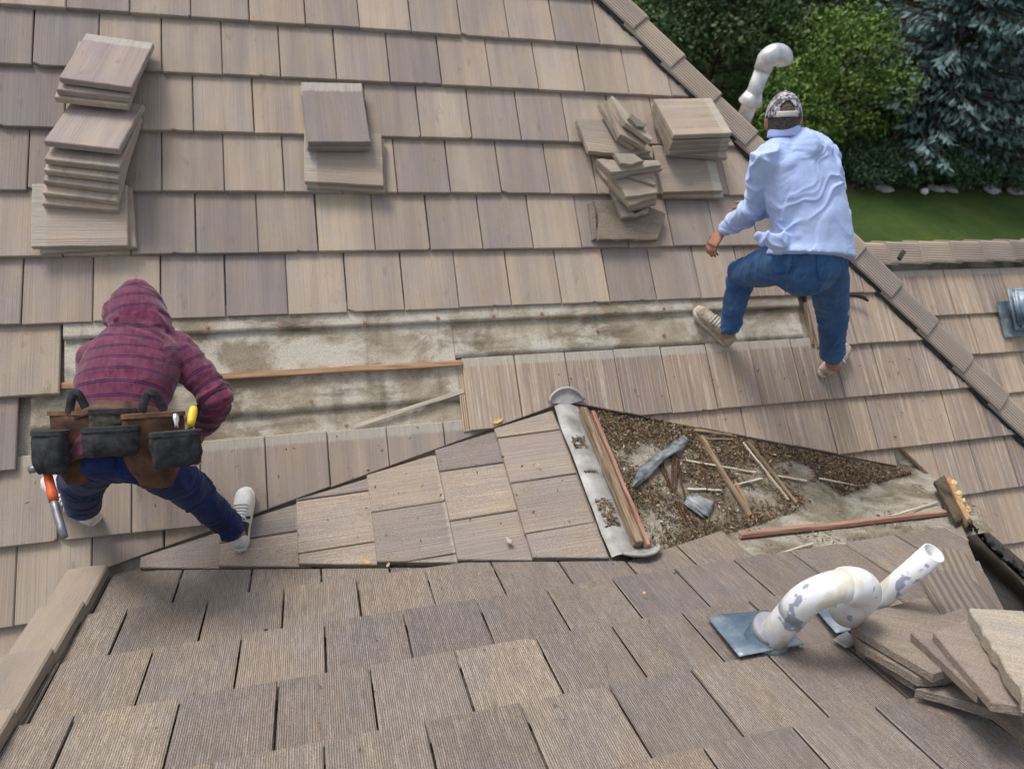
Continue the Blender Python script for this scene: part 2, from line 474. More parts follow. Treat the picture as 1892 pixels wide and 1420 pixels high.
for k in range(-1, 14):
    vb = VA0 - k * TE
    u0 = offA[k] - TW * 12
    for j in range(0, 40):
        u = u0 + j * TW
        if u < -2.9 or u > hip_u(vb) + 0.1: continue
        cu = u + TW / 2
        if k == 7 and -1.50 < u < 2.68: continue          # stripped courses
        if k == 8 and -1.66 < u < 0.45: continue
        cuts = [cutHip]
        if -1.45 < cu < 1.04 and vb < 0.75: cuts.append(cutAC)
        elif 1.04 <= cu < 3.3 and vb < 0.75: cuts.append(cutAD)
        elif cu >= 3.3 and vb < 0: cuts.append(halfplane((3.34, 0), (4.34, -1 / CA), 1, 0.05))
        elif cu <= -1.45 and vb < -1.0: continue
        lined = (k >= 7 and u > 0.4) or (k == 6 and u > 2.3) or (k == 5 and u > 2.5)
        lip = (k == 8 and 0.45 < u < 0.7)
        lay_tile(deckA, FA, u, vb, M['tile_lined'] if lined else M['tile'], cuts, rnd, 1.0, lip=lip)

# underlayment laps of the stripped strip
def felt(u0, u1, v0, v1, h, seed):
    r = random.Random(seed); V = []; F = []; nx, ny = 46, 7
    for j in range(ny + 1):
        for i in range(nx + 1):
            u = u0 + (u1 - u0) * i / nx; v_ = v0 + (v1 - v0) * j / ny
            e = 0.004 * noise.noise((u * 3, seed, 0)) if j in (0, ny) else 0
            V.append(FA.p(u, v_ + e, h + 0.004 * (1 - j / ny) + 0.0035 * noise.noise((u * 4, v_ * 9, seed))))
    for j in range(ny):
        for i in range(nx):
            a = j * (nx + 1) + i
            F.append((a, a + 1, a + nx + 2, a + nx + 1))
    n0 = len(V)
    for i in range(nx + 1): V.append(V[i] - FA.N * 0.018)
    for i in range(nx): F.append((n0 + i, n0 + i + 1, i + 1, i))
    return part('underlayment_sheet', mesh('underlayment_sheet', V, F, True), M['felt'], deckA)
felt(-1.60, 0.75, 0.40, 0.70, DECK + 0.005, 3)
felt(-1.60, 0.75, 0.672, 0.90, DECK + 0.016, 4)
felt(-1.455, 0.452, 0.862, 1.13, DECK + 0.027, 5)
felt(0.454, 2.72, 0.907, 1.13, DECK + 0.024, 7)
felt(-1.455, 2.72, 1.108, 1.25, DECK + 0.042, 6)

# --- near slope (falls away from the viewer), u = -x
deckB = sheet('near_roof_slope', FB, [(1.30, 0.0), (1.30, 3.5), (-3.48 + 3.5 * CA, 3.5), (-3.48, 0.0)], DECK - 0.006, M['deck'])
SB0 = 1.7972
offB = {-5: .11, -4: .26, -3: .10, -2: .245, -1: .252, 0: .117, 1: .276, 2: .132, 3: .289, 4: .127, 5: .28}
cutBC = halfplane((1.29, 0.0), (-0.985, 0.578), -1, 0.01)
cutBD = halfplane((-1.09, 0.589), (-3.28, 0.0), -1, 0.01)
cutBhip = halfplane((-3.50, 0), (-3.50 + CA, 1.0), -1, 0.02)
cutRake = ((1.245, 0), (-1, 0))
rnd = random.Random(5)
for k in range(-5, 6):
    s = SB0 - k * TE
    for j in range(-8, 14):
        x0 = offB[k] + j * TW
        if x0 > 3.6 or x0 < -1.7: continue
        cx_ = x0 + TW / 2
        if k == 4 and cx_ > 1.62: continue                 # stripped along the open saddle
        if k == 5 and cx_ > 0.9: continue
        cuts = [cutBhip, cutRake]
        if s < 0.75: cuts.append(cutBC if cx_ < 1.04 else cutBD)
        lay_tile(deckB, FB, -(x0 + TW), s, M['tile_grooved'], cuts, rnd, 0.95, g=0.0037, jit=0.12)

# --- saddle, left face: courses run away from the viewer, butts to the left; u = -y
sl = 0.985 + 1.29
deckC = sheet('saddle_slope', FC, [(-0.0, 0.0), (0.478, math.hypot(sl, RZ)), (-0.49, math.hypot(sl, RZ))], DECK - 0.004, M['deck'])
cut1 = halfplane((0, 0), (0.480, math.hypot(sl, RZ)), 1, 0.004)
cut2 = halfplane((0, 0), (-0.492, math.hypot(sl, RZ)), -1, 0.004)
rnd = random.Random(11)
for bx, off in ((-1.135, .16), (-.785, .02), (-.43, .18), (-.078, .025), (.285, .19), (.62, .035)):
    vv = (bx + 1.29) / sl * math.hypot(sl, RZ)
    for j in range(-4, 4):
        y1 = off + j * TW
        top = ((0, math.hypot(sl, RZ) - 0.015), (0, -1))
        lay_tile(deckC, FC, -y1, vv, M['tile_speckled'], [cut1, cut2, top], rnd, 0.96)

# --- saddle, right face: bare boards and dirt
lD = math.hypot(3.3 - 1.09, RZ)
def gridsheet(name, fr, quad, nx, ny, h, amp, seed, mat, parent, freq=6):
    """a slightly uneven sheet spanning four slope-coordinate corners"""
    V, F = [], []
    for j in range(ny + 1):
        for i in range(nx + 1):
            a, b = i / nx, j / ny
            p = [(quad[0][c] * (1 - a) + quad[1][c] * a) * (1 - b) + (quad[3][c] * (1 - a) + quad[2][c] * a) * b for c in (0, 1)]
            V.append(fr.p(p[0], p[1], h + amp * noise.noise((p[0] * freq, p[1] * freq, seed)) + amp * 0.5 * noise.noise((p[0] * freq * 3, p[1] * freq * 3, seed + 5))))
    for j in range(ny):
        for i in range(nx):
            q = j * (nx + 1) + i
            F.append((q, q + 1, q + nx + 2, q + nx + 1))
    return part(name, mesh(name, V, F, True), mat, parent)
deckD = gridsheet('stripped_saddle_slope', FD, [(-0.10, -0.15), (0.10, -0.15), (0.55, lD), (-0.55, lD)], 24, 60, -0.030, 0.008, 2, M['deck'], house)
gridsheet('dirty_deck_strip', FB, [(-3.5, -0.1), (-1.05, 0.45), (-1.35, 0.82), (-3.0, 0.82)], 50, 16, -0.040, 0.006, 9, M['deck'], deckB)

# --- lower wing behind the hip
RE = 0.30
eu0, ev0 = FE.hit(1700, 520)
deckE = sheet('wing_roof_slope', FE, [(-1.6, -2.4), (6, -2.4), (6, 0.36), (-1.6, 0.36)], DECK - 0.006, M['deck'])
jE = FE.hit(1540 + 900 / 3.38, 360 + 535 / 3.38)[0]
vE = FE.hit(1540 + 900 / 3.38, 360 + 742 / 3.38)[1]
rnd = random.Random(31)
for k in range(0, 6):
    for j in range(-9, 10):
        u = jE + j * TW + (TW / 2 if k % 2 else 0)
        lay_tile(deckE, FE, u, vE - k * TE, M['tile_lined'], [((0, 0.34), (0, -1)), ((-1.4, 0), (1, 0))], rnd, 1.0)
o = sheet('wing_back_slope', Frame(FE.p(0, 0.36), (-1, 0, 0), (0, -CA, SA)), [(-6, -4), (1.6, -4), (1.6, 0), (-6, 0)], DECK - 0.006, M['cap'], parent=house)

o.color = (0.34, 0.30, 0.265, 1)
# --- slope beyond the hip, face beside the near hip, back slopes (mostly hidden from here)
def F_at(x, y): return FF.uv(Vector((x, y, 1.814 - (x - 1.811) * math.tan(PIT))))
deckF = sheet('hip_slope', FF, [F_at(6.3, -1.8), F_at(6.3, 9), F_at(0.94, 3.57 + 2.2), F_at(0.94, 3.57)], DECK, M['cap'])
o = sheet('back_slope', Frame((0, 2 * 4.3 * CA, 0), (-1, 0, 0), (0, -CA, SA)), [(6, -2), (6, 4.3), (-0.9, 4.3), (-3, 1.5)], DECK, M['cap'])
o.color = (0.34, 0.30, 0.265, 1); deckF.color = (0.30, 0.26, 0.23, 1)
rnd = random.Random(52)
va, vt = F_at(6.3, 0)[1], F_at(0.94, 0)[1]
cutF = halfplane(F_at(6.3, -1.8), F_at(0.94, 3.57), -1, 0.055)
for k in range(int((vt - va) / TE)):
    for j in range(-7, 24):
        lay_tile(deckF, FF, j * TW + (TW / 2 if k % 2 else 0) - 0.1, va + k * TE, M['tile'], [cutF, ((0, vt - 0.02), (0, -1))], rnd, hidden=True)
sheet('near_hip_slope', FG, [(-0.02, -0.02), (-3.3, -2.5), (-3.3, 0), (-2.9, 2.9 / CA)], -0.035, M['membrane'])
o = sheet('near_back_slope', Frame((0, -2 * 3.5 * CA, 0), (1, 0, 0), (0, CA, SA)), [(-1.3, 0), (3.2, 0), (0.34, 3.5), (-1.3, 3.5)], DECK, M['cap'])

o.color = (0.34, 0.30, 0.265, 1)
# walls under the eaves
def wallbox(x0, x1, y0, y1, z0, z1):
    V = [(x, y, z) for z in (z0, z1) for y in (y0, y1) for x in (x0, x1)]
    return mesh('wall', V, [(0, 1, 5, 4), (1, 3, 7, 5), (3, 2, 6, 7), (2, 0, 4, 6), (4, 5, 7, 6), (2, 3, 1, 0)])
part('wall', wallbox(-5.8, 5.7, -1.3, 7.5, GZ, -1.35), M['wall'])
part('wall', wallbox(5.75, 10.4, 0.6, 3.2, GZ, -0.75), M['wall'])
part('wall', wallbox(-1.22, 2.9, -5.4, -1.35, GZ, -1.2), M['wall'])
gw = mesh('gable_wall', [(-1.24, 0.02, -0.1), (-1.24, -2.9, -0.1 + 0), (-1.24, -2.9, 1.85), (-1.20, 0.02, -0.1), (-1.20, -2.9, -0.1), (-1.20, -2.9, 1.85), (-1.24, -2.9, -2.2), (-1.20, -2.9, -2.2)],
          [(0, 1, 2), (3, 5, 4), (0, 2, 5, 3), (0, 6, 1), (0, 3, 7, 6), (3, 4, 7)])
part('gable_wall', gw, M['wall'])

# --- cap tiles
def cap_mesh(f1, f2, L=0.42, wd=0.135, ribs=8, amp=0.0028, th=0.016, flat=0.02):
    """ribbed angular cap; runs along +Y, f1/f2 = the downward slopes of its two flanks"""
    top = []
    n = ribs * 8
    for sgn, f in ((-1, f1), (1, f2)):
        seq = []
        for i in range(n + 1):
            a = i / n
            x = sgn * wd * a
            z = -f * max(0.0, wd * a - flat * (1 - math.exp(-wd * a / flat)))
            z += amp * (0.6 if math.sin(a * ribs * 2 * math.pi) > -0.55 else -1.8) if a < 0.97 else -0.004
            seq.append((x, z))
        top.append(seq)
    prof = list(reversed(top[0])) + top[1][1:]
    m = len(prof); V = []; F = []
    for y, dz, inn in ((0, 0, 0.003), (0.006, 0, 0), (L, -0.022, 0)):
        for x, z in prof: V.append((x, y, z + dz - inn))
    for y, dz in ((0, 0), (L, -0.022)):
        for x, z in prof: V.append((x * 0.985, y, (z if abs(x) > 1 else z) - th + dz))
    def q(a, b):
        for i in range(m - 1): F.append((a * m + i, b * m + i, b * m + i + 1, a * m + i + 1))
    q(0, 1); q(1, 2); q(3, 0); q(2, 4); q(4, 3)
    for i in (0, m - 1):
        f = (3 * m + i, i, m + i, 2 * m + i, 4 * m + i)
        F.append(f if i == 0 else tuple(reversed(f)))
    me = mesh('cap_tile', V, F)
    return me
def put_cap(me, P, d, lat, parent, rnd, name='cap_tile', k=1.0):
    """cap with its lower end at P, running up along d; lat = direction of its +x flank"""
    d = Vector(d).normalized(); x = Vector(lat); x = (x - d * x.dot(d)).normalized(); z = x.cross(d)
    m = Matrix((x, d, z)).transposed().to_4x4()
    o = link(name, me, M['cap'])
    o.matrix_basis = Matrix.Translation(P) @ m @ Matrix.Rotation(rnd.uniform(-.012, .012), 4, 'Z') @ Matrix.Rotation(-0.0, 4, 'X')
    o.color = palette(rnd, k)
    if parent: parent_keep(o, parent)
    return o
rnd = random.Random(3)
hipd = Vector((-1, 1, math.tan(PIT))).normalized()
nA, nF = FA.N, FF.N
hip_cap = cap_mesh(0.46, 0.46)
hn = (nA + nF).normalized()
lat = hipd.cross(hn)                                    # +x flank towards the hidden side
e1 = Vector((1605, 416, 0))
eP = onplane(1622, 405, Vector((1.811, 2.698, 1.814)) + hn * 0.035, hn)
t0 = (eP - Vector((4.322, 0.187, 0.126))).dot(hipd)
base = Vector((4.322, 0.187, 0.126)) + hipd * (t0 % 0.35)
for i in range(-4, 14):
    P = base + hipd * (0.35 * i) + hn * 0.040
    if proj(P)[0] < 3000: put_cap(hip_cap, P, hipd, lat, deckA, rnd, k=1.06)
# black membrane strip under the caps, showing along their lower edge
def ribbon(name, pts, wid, side, up, thick, mat, parent, jag=0.012, seed=1, n=60):
    V, F = [], []
    for i in range(n + 1):
        a = i / n * (len(pts) - 1); k = min(int(a), len(pts) - 2)
        p = Vector(pts[k]).lerp(Vector(pts[k + 1]), a - k)
        j = jag * noise.noise((i * 0.55, seed, 0)); z = jag * 0.6 * noise.noise((i * 0.4, seed, 7))
        a0, a1 = p, p + side * (wid + j) + up * (z - 0.004)
        V += [a0, a0.lerp(a1, 0.55) + up * (0.008 + z), a1, a1 - up * thick]
    for i in range(n):
        for q in range(3): F.append((4 * i + q, 4 * i + q + 1, 4 * i + q + 5, 4 * i + q + 4))
    return part(name, mesh(name, V, F, True), mat, parent)
sideA = hipd.cross(nA); sideA = sideA if sideA.x < 0 else -sideA
ribbon('hip_membrane', [base - hipd * 1.6, base + hipd * 4.8], 0.152, sideA, nA, 0.01, M['membrane'], deckA, 0.022, 4, 220)

# ridge caps of the wing
capE = cap_mesh(0.62, 0.62, 0.42, 0.15)
for i in range(-5, 9):
    P = FE.p(i * 0.33 + 0.1, 0.38, 0.03) + Vector((0, 0, 0.012))
    put_cap(capE, P, (1, 0, 0), (0, -1, 0), deckE, rnd, k=1.08)

# rake caps on the left edge of the near slope
def rake_mesh():
    L = 0.42; V = []; F = []
    prof = [(-0.075, 0.0), (-0.075, 0.040), (-0.068, 0.046), (0.03, 0.048), (0.085, 0.043), (0.092, 0.036), (0.092, -0.10), (0.076, -0.10), (0.076, 0.022), (-0.06, 0.022), (-0.06, 0.0)]
    m = len(prof)
    for y, dz in ((0, 0.024), (L, 0.0)):
        for x, z in prof: V.append((x, y, z + dz))
    for i in range(m): F.append((i, (i + 1) % m, m + (i + 1) % m, m + i))
    F += [tuple(reversed(range(m))), tuple(range(m, 2 * m))]
    b = bmesh.new()
    me = mesh('rake_cap', V, F); b.from_mesh(me)
    bmesh.ops.bevel(b, geom=[e for e in b.edges if abs(e.verts[0].co.y - e.verts[1].co.y) < 1e-6], offset=0.004, segments=1, affect='EDGES')
    b.to_mesh(me); b.free()
    return me
rk = rake_mesh()
rnd = random.Random(8)
for i in range(0, 9):
    s = 0.06 + i * 0.345
    m = FB.mat(1.325 + rnd.uniform(-.004, .004), s, -0.020, 0.0, rnd.uniform(-.01, .01))
    if i > 6: continue
    o = link('rake_cap', rk, M['tile_grooved' if 0 else 'cap'])
    o.matrix_basis = m; parent_keep(o, deckB); o.color = palette(rnd, 0.80)
# end trim ribs between rake caps and tiles
for q in range(2):
    V = []; F = []
    o = sheet('rake_trim', FB, [(1.262 - q * 0.012, 0.05), (1.256 - q * 0.012, 0.05), (1.256 - q * 0.012, 2.4), (1.262 - q * 0.012, 2.4)], 0.0 - 0.012 * q, M['cap'], 0.04, deckB); o.color = (0.22, 0.19, 0.165, 1)

# merge the tiles nobody sees into one mesh for each slope
for (parent, mat, items) in spare.values():
    b = bmesh.new()
    for me, m in items:
        tmp = me.copy(); tmp.transform(m); b.from_mesh(tmp); bpy.data.meshes.remove(tmp)
    me = bpy.data.meshes.new('outer_tiles'); b.to_mesh(me); b.free()
    o = part('outer_tiles', me, mat, parent, 'stuff'); o.color = (0.36, 0.305, 0.25, 1)

# ------------------------------------------------------------------ loose tiles, stacks and shards
LW, LL = 0.33, 0.42
loose_mesh = [prism('loose_tile', [(-LW / 2, 0.0), (LW / 2, 0.0), (LW / 2, LL), (-LW / 2, LL)], TT, 0.004, 0.0012, 50 + i) for i in range(4)]
def frame_tilt(fr, u, v, h, tilt):
    q = Matrix.Rotation(tilt, 3, fr.U)
    f = Frame(fr.p(u, v, h), fr.U, q @ fr.V)
    return f
def loose(fr, px, py, h, label, group, tilt=0.0, spin=0.0, mat='tile', rnd=random, side=False, k=1.0, me=None, cat='roof tile', name='loose_tile'):
    """a whole loose tile. (px, py) is where the middle of its lower edge (or of its long edge when turned sideways) shows; h = how high it lies"""
    u, v = fr.hit(px, py, h)
    f = frame_tilt(fr, u, v, h - TT, R(tilt))
    m = f.mat(0, 0, 0, 0, R(spin))
    if side: m = m @ Matrix.Translation((LW / 2 * (1 if spin > 0 else -1), -LL / 2, 0))
    o = link(name, me or rnd.choice(loose_mesh), M[mat])
    if o.data.materials[0] != M[mat]:
        o.material_slots[0].link = 'OBJECT'; o.material_slots[0].material = M[mat]
    o.matrix_basis = m
    o.color = palette(rnd, k)
    tag(o, label, cat, group)
    return o
ORD = ['lowest', 'second lowest', 'third lowest', 'fourth from the bottom', 'fifth from the bottom', 'sixth from the bottom', 'seventh from the bottom', 'eighth from the bottom', 'ninth from the bottom', 'tenth from the bottom', 'eleventh from the bottom', 'twelfth from the bottom']
rnd = random.Random(77)
G1 = 'tall leaning tile stack at the upper left'
lo = [(165, 462, 0.028, 0, 93), (148, 455, 0.056, -1, 90)]
for i, (x, y, h, tl, sp) in enumerate(lo):
    loose(FA, x, y, h, ('lower' if i == 0 else 'upper') + ' of the two sideways tiles under the tall leaning stack', G1, tl, sp, 'tile', rnd, True, 1.12)
up = [(148, 384, .085, -8), (148, 366, .113, -12), (149, 345, .142, -16), (150, 325, .172, -20), (151, 305, .20, -24), (150, 272, .235, -28), (168, 190, .152, -21), (172, 176, .180, -22), (176, 156, .210, -24)]
for i, (x, y, h, tl) in enumerate(up):
    lab = 'topmost tile of the tall leaning stack at upper left' if i == 8 else ORD[i] + ' of the nine upright tiles in the tall leaning stack'
    loose(FA, x, y, h, lab, G1, tl, -8 + rnd.uniform(-2, 2), 'tile', rnd, False, 1.12)
G2 = 'small tile stack in the middle of the main roof'
loose(FA, 640, 350, .028, 'lower of the two sideways tiles under the small middle stack', G2, -1, 86, 'tile', rnd, True, 0.98)
loose(FA, 637, 340, .056, 'upper sideways tile with chalky left end in the small middle stack', G2, -3, 87, 'tile', rnd, True, 0.95)
loose(FA, 626, 274, .095, 'lower of the two upright tiles in the small middle stack', G2, -9, 2, 'tile', rnd, False, 0.9)
loose(FA, 628, 264, .125, 'topmost tile with pale upper edge in the small middle stack', G2, -11, 2, 'tile', rnd, False, 0.9).color = (0.27, 0.24, 0.225, 1)
G3 = 'neat tile stack beside the hip'
st = [(1283, 364, .028, -1, -90), (1282, 354, .056, -4, -88), (1290, 288, .09, -9, -93), (1293, 279, .12, -12, -84), (1295, 270, .15, -15, -86), (1298, 262, .18, -17, -85), (1301, 250, .215, -19, -85)]
for i, (x, y, h, tl, sp) in enumerate(st):
    lab = 'topmost tile of the neat stack beside the hip' if i == 6 else ORD[i] + ' tile of the neat stack beside the hip'
    loose(FA, x, y, h, lab, G3, tl, sp, 'tile', rnd, True, 1.05).color = (0.43, 0.365, 0.29, 1) if i == 6 else (0.36, 0.31, 0.25, 1)

def shard(fr, pts, h, label, group, tilt=0.0, spin=0.0, mat='tile', k=1.0, rough=0.004, th=TT, seed=1, name='tile_shard', cat='tile shard', color=None, roll=0.0):
    """a broken piece: outline given where it lies, in picture coordinates, then built at its own height with full thickness"""
    cx0 = sum(p[0] for p in pts) / len(pts); cy0 = sum(p[1] for p in pts) / len(pts)
    u, v = fr.hit(cx0, cy0, h)
    f = frame_tilt(fr, u, v, h, R(tilt))
    if roll: 
        q = Matrix.Rotation(R(roll), 3, f.V); f = Frame(f.O, q @ f.U, f.V)
    q = Matrix.Rotation(R(spin), 3, f.N)
    f = Frame(f.O, q @ f.U, q @ f.V)
    loc = [f.hit(*p) for p in pts]
    me = prism(name, loc, th, 0.004, rough, seed)
    me.transform(Matrix.Translation((0, 0, -th)))
    o = link(name, me, M[mat])
    o.matrix_basis = f.mat()
    r = random.Random(seed)
    o.color = color or palette(r, k)
    tag(o, label, cat, group)
    return o
G4 = 'heap of broken tiles on the main roof'
TN = (0.37, 0.32, 0.255, 1)
def c7(*p): return [(1000 + x / 4.176, 140 + y / 4.176) for x, y in p]
shard(FA, c7((370, 975), (410, 965), (440, 1255), (400, 1260)), .020, 'ribbed tile edge at the left bottom of the broken heap', G4, 0, 90, 'tile_grooved', seed=1, color=TN)
shard(FA, c7((410, 960), (700, 960), (965, 1060), (900, 1265), (440, 1262), (450, 1080)), .045, 'ribbed broken tile with cut corner at the bottom of the heap', G4, 0, 90, 'tile_grooved', 1.0, 0.003, seed=2, color=TN)
shard(FA, c7((530, 860), (620, 880), (720, 1060), (830, 1010), (830, 1055), (740, 1080), (630, 1090)), .075, 'thin bent shard just above the ribbed broken tile', G4, -6, 20, seed=3, color=TN)
shard(FA, c7((420, 700), (560, 830), (690, 1000), (895, 945), (890, 985), (695, 1025), (540, 860)), .10, 'long curved shard under the stacked broken slabs', G4, -8, 20, seed=4, color=TN)
shard(FA, c7((520, 780), (840, 790), (895, 930), (690, 995), (600, 900)), .125, 'pale slab in the middle of the broken heap', G4, -10, 100, seed=5, color=(0.42, 0.37, 0.3, 1))
shard(FA, c7((560, 770), (880, 780), (900, 900), (660, 935)), .152, 'pale slab with rounded edge in the middle of the broken heap', G4, -10, 100, seed=6, color=(0.42, 0.37, 0.3, 1))
shard(FA, c7((660, 770), (790, 750), (885, 835), (870, 845)), .165, 'narrow sliver lying across the pale slabs', G4, -4, 100, seed=7, color=TN)
shard(FA, c7((420, 655), (900, 655), (935, 715), (545, 778)), .178, 'long slab under the small chunk in the broken heap', G4, -8, 100, seed=8, color=(0.41, 0.36, 0.295, 1))
shard(FA, c7((425, 640), (910, 650), (925, 690), (540, 745)), .205, 'upper long slab carrying the small chunk', G4, -8, 100, seed=9, color=(0.43, 0.38, 0.31, 1))
shard(FA, c7((560, 595), (720, 600), (795, 655), (700, 685), (610, 675)), .235, 'small loose chunk on top of the long slab', G4, -6, 40, seed=10, color=(0.36, 0.325, 0.275, 1))
shard(FA, c7((275, 345), (640, 350), (860, 560), (860, 635), (375, 590)), .035, 'lower of two wide tiles at the top left of the broken heap', G4, -2, 82, seed=11, color=TN)
shard(FA, c7((275, 330), (620, 338), (850, 580), (690, 610), (365, 580)), .062, 'wide tile with chalky left end under the leaning shards', G4, -3, 82, seed=12, color=(0.41, 0.355, 0.285, 1))
shard(FA, c7((450, 215), (490, 235), (760, 545), (720, 560), (600, 480)), .095, 'leftmost of the leaning shards at the top of the heap', G4, -10, 30, seed=13, color=TN, roll=15)
shard(FA, c7((500, 190), (545, 260), (620, 380), (820, 510), (800, 550), (610, 450), (560, 330)), .125, 'second leaning shard from the left at the top of the heap', G4, -12, 30, seed=14, color=(0.36, 0.32, 0.265, 1), roll=15)
shard(FA, c7((545, 150), (600, 200), (700, 320), (865, 480), (850, 500), (650, 360), (590, 260)), .155, 'longest leaning shard at the top of the heap', G4, -14, 30, seed=15, color=(0.42, 0.375, 0.31, 1), roll=15)
shard(FA, c7((690, 285), (820, 375), (800, 400), (745, 390), (680, 320)), .18, 'small dark shard resting on the leaning shards', G4, -12, 30, seed=16, color=(0.24, 0.215, 0.185, 1), roll=15)

# pile at the near right corner, lying on the near slope
G5 = 'pile of torn-off tiles at the near right corner'
def c5(*p): return [(1240 + x / 2.902, 960 + y / 2.902) for x, y in p]
D1, D2, D3 = (0.20, 0.17, 0.15, 1), (0.27, 0.235, 0.20, 1), (0.42, 0.38, 0.32, 1)
shard(FB, c5((1310, 900), (1560, 880), (1892, 1060), (1892, 1160), (1730, 1020)), .05, 'lowest tile of the near right pile, poking out at the edge', G5, 0, 30, 'tile_speckled', seed=20, color=D2)
shard(FB, c5((860, 640), (950, 590), (1000, 660), (930, 680)), .02, 'torn grey scrap of membrane at the foot of the pile', G5, 0, 0, 'lead', th=0.004, seed=21, rough=0.008, name='membrane_scrap', cat='scrap')
shard(FB, c5((960, 600), (1200, 640), (1450, 850), (1410, 865), (1310, 862), (1010, 680)), .050, 'dark broken tile at the bottom left of the near pile', G5, 3, 40, 'tile_speckled', seed=22, color=D1, rough=0.007)
shard(FB, c5((965, 555), (1300, 600), (1530, 820), (1400, 845), (1330, 850), (1000, 650)), .078, 'second tile from the bottom at left of the near pile', G5, 3, 40, 'tile_speckled', seed=23, color=D2, rough=0.006)
shard(FB, c5((965, 515), (1420, 395), (1600, 460), (1480, 800), (1400, 822), (985, 575)), .112, 'big tile with chalky ribbed lower edge on top of the near pile', G5, 3, -140, 'tile_speckled', seed=24, color=D2, rough=0.002)
shard(FB, c5((1285, 600), (1375, 530), (1560, 470), (1800, 760), (1640, 930)), .150, 'tile with knocked-off corner in the middle of the near pile', G5, 2, 40, 'tile_speckled', seed=25, color=(0.25, 0.21, 0.185, 1), rough=0.002)
shard(FB, c5((1405, 600), (1580, 530), (1720, 640), (1892, 900), (1892, 1000), (1720, 970)), .185, 'square-cut tile sliding under the palest tile of the near pile', G5, 1, 40, 'tile_speckled', seed=26, color=(0.30, 0.255, 0.22, 1), rough=0.002)
shard(FB, c5((1590, 470), (1892, 485), (2100, 640), (2100, 1000), (1892, 945), (1700, 640)), .245, 'palest tile with mortar crust on top of the near pile', G5, 4, 40, 'tile_speckled', th=0.045, seed=27, color=D3, rough=0.005)

# caps thrown loose beside the near hip
rnd = random.Random(12)
loose_cap = cap_mesh(0.45, 0.45, 0.42, 0.15, 6, 0.0075)
G6 = 'ridge caps left loose on the near hip'
hipB = Vector((-1, -1, math.tan(PIT))).normalized()
nB, nG = FB.N, FG.N
hb = (nB + nG).normalized()
latB = hipB.cross(hb)
for x, y, h, lab, sp in ((1843, 1142, .125, 'ribbed cap tile leaning up the near hip, nearer of two', 0.22), (1812, 1080, .085, 'ribbed cap tile lying along the near hip, farther of two', 0.10)):
    P = onplane(x, y, FB.p(0, 0, h), nB)
    o = put_cap(loose_cap, P, hipB, latB, None, rnd, 'loose_cap_tile', 0.66)
    o.matrix_basis = o.matrix_basis @ Matrix.Rotation(sp, 4, 'Z') @ Matrix.Translation((0, -0.30, 0))
    tag(o, lab, 'cap tile', G6)

# ------------------------------------------------------------------ boards, laths and torn flashing in the open saddle
def bar(name, P, Q, n, wid, th, mat, lift=0.0, wob=0.0, seed=0, taper=1.0, seg=10):
    """a lath from P to Q lying on a plane with normal n; wob = sag and warp"""
    d = (Q - P); L = d.length; d.normalize(); s = n.cross(d).normalized(); r = random.Random(seed)
    V, F = [], []
    for i in range(seg + 1):
        a = i / seg
        c = Vector((a * L, wob * noise.noise((a * 3, seed, 1)), lift + wob * 0.5 * noise.noise((a * 3, seed, 9))))
        wv = wid * (1 + (taper - 1) * a) * (1 + 0.10 * noise.noise((a * 5, seed, 3)))
        tt = th * (1 + 0.12 * noise.noise((a * 6, seed, 5)))
        for sx, sz in ((-.5, 0), (.5, 0), (.5, 1), (-.5, 1)):
            V.append((c.x + (r.uniform(-.006, .006) if i in (0, seg) else 0), c.y + sx * wv, c.z + sz * tt))
    for i in range(seg):
        for q in range(4):
            F.append((4 * i + q, 4 * i + (q + 1) % 4, 4 * i + 4 + (q + 1) % 4, 4 * i + 4 + q))
    F += [(3, 2, 1, 0), tuple(4 * seg + q for q in range(4))]
    me = mesh(name, V, F)
    b = bmesh.new(); b.from_mesh(me); bmesh.ops.recalc_face_normals(b, faces=b.faces)
    bmesh.ops.bevel(b, geom=[e for e in b.edges if len(e.link_faces) == 2 and e.calc_face_angle(0) > 1.0], offset=min(th, wid) * 0.12, segments=1, affect='EDGES')
    b.to_mesh(me); b.free()
    o = link(name, me, M[mat])
    o.matrix_basis = Matrix.Translation(P) @ Matrix((d, s, n)).transposed().to_4x4()
    return o
def lath(fr, a, b, wid, th, mat, label, cat='lath', lift=-0.025, wob=0.006, seed=0, taper=1.0, group=None, name='lath'):
    P = onplane(*a, fr.p(0, 0, lift), fr.N); Q = onplane(*b, fr.p(0, 0, lift), fr.N)
    return tag(bar(name, P, Q, fr.N, wid, th, mat, 0.0, wob, seed, taper), label, cat, group)
lath(FD, (1074, 762), (1176, 1010), .040, .050, 'wood_brown', 'thick weathered ridge board along the saddle top', 'board', 0.0, .004, 1, name='ridge_board')
lath(FD, (1092, 768), (1193, 1014), .020, .040, 'wood_red', 'thin pinkish board nailed beside the thick ridge board', 'board', 0.0, .006, 2, name='ridge_board')
lath(FD, (1293, 808), (1384, 955), .030, .020, 'wood_brown', 'split grey-brown lath left of two across the bare deck', 'lath', -.02, .008, 3)
lath(FD, (1358, 893), (1390, 958), .012, .014, 'wood_orange', 'thin orange splinter beside the split lath', 'lath', -.02, .004, 4, 0.4)
lath(FD, (1380, 817), (1470, 932), .016, .020, 'wood_brown', 'slim brown lath in the middle of the bare deck', 'lath', -.02, .006, 5)
lath(FD, (1372, 819), (1455, 925), .010, .014, 'wood_pale', 'pale strip running along the slim brown lath', 'lath', -.022, .006, 6)
lath(FD, (1283, 796), (1352, 806), .028, .014, 'wood_brown', 'short weathered wedge at the upper edge of the bare deck', 'lath', -.02, .004, 7, 0.6)
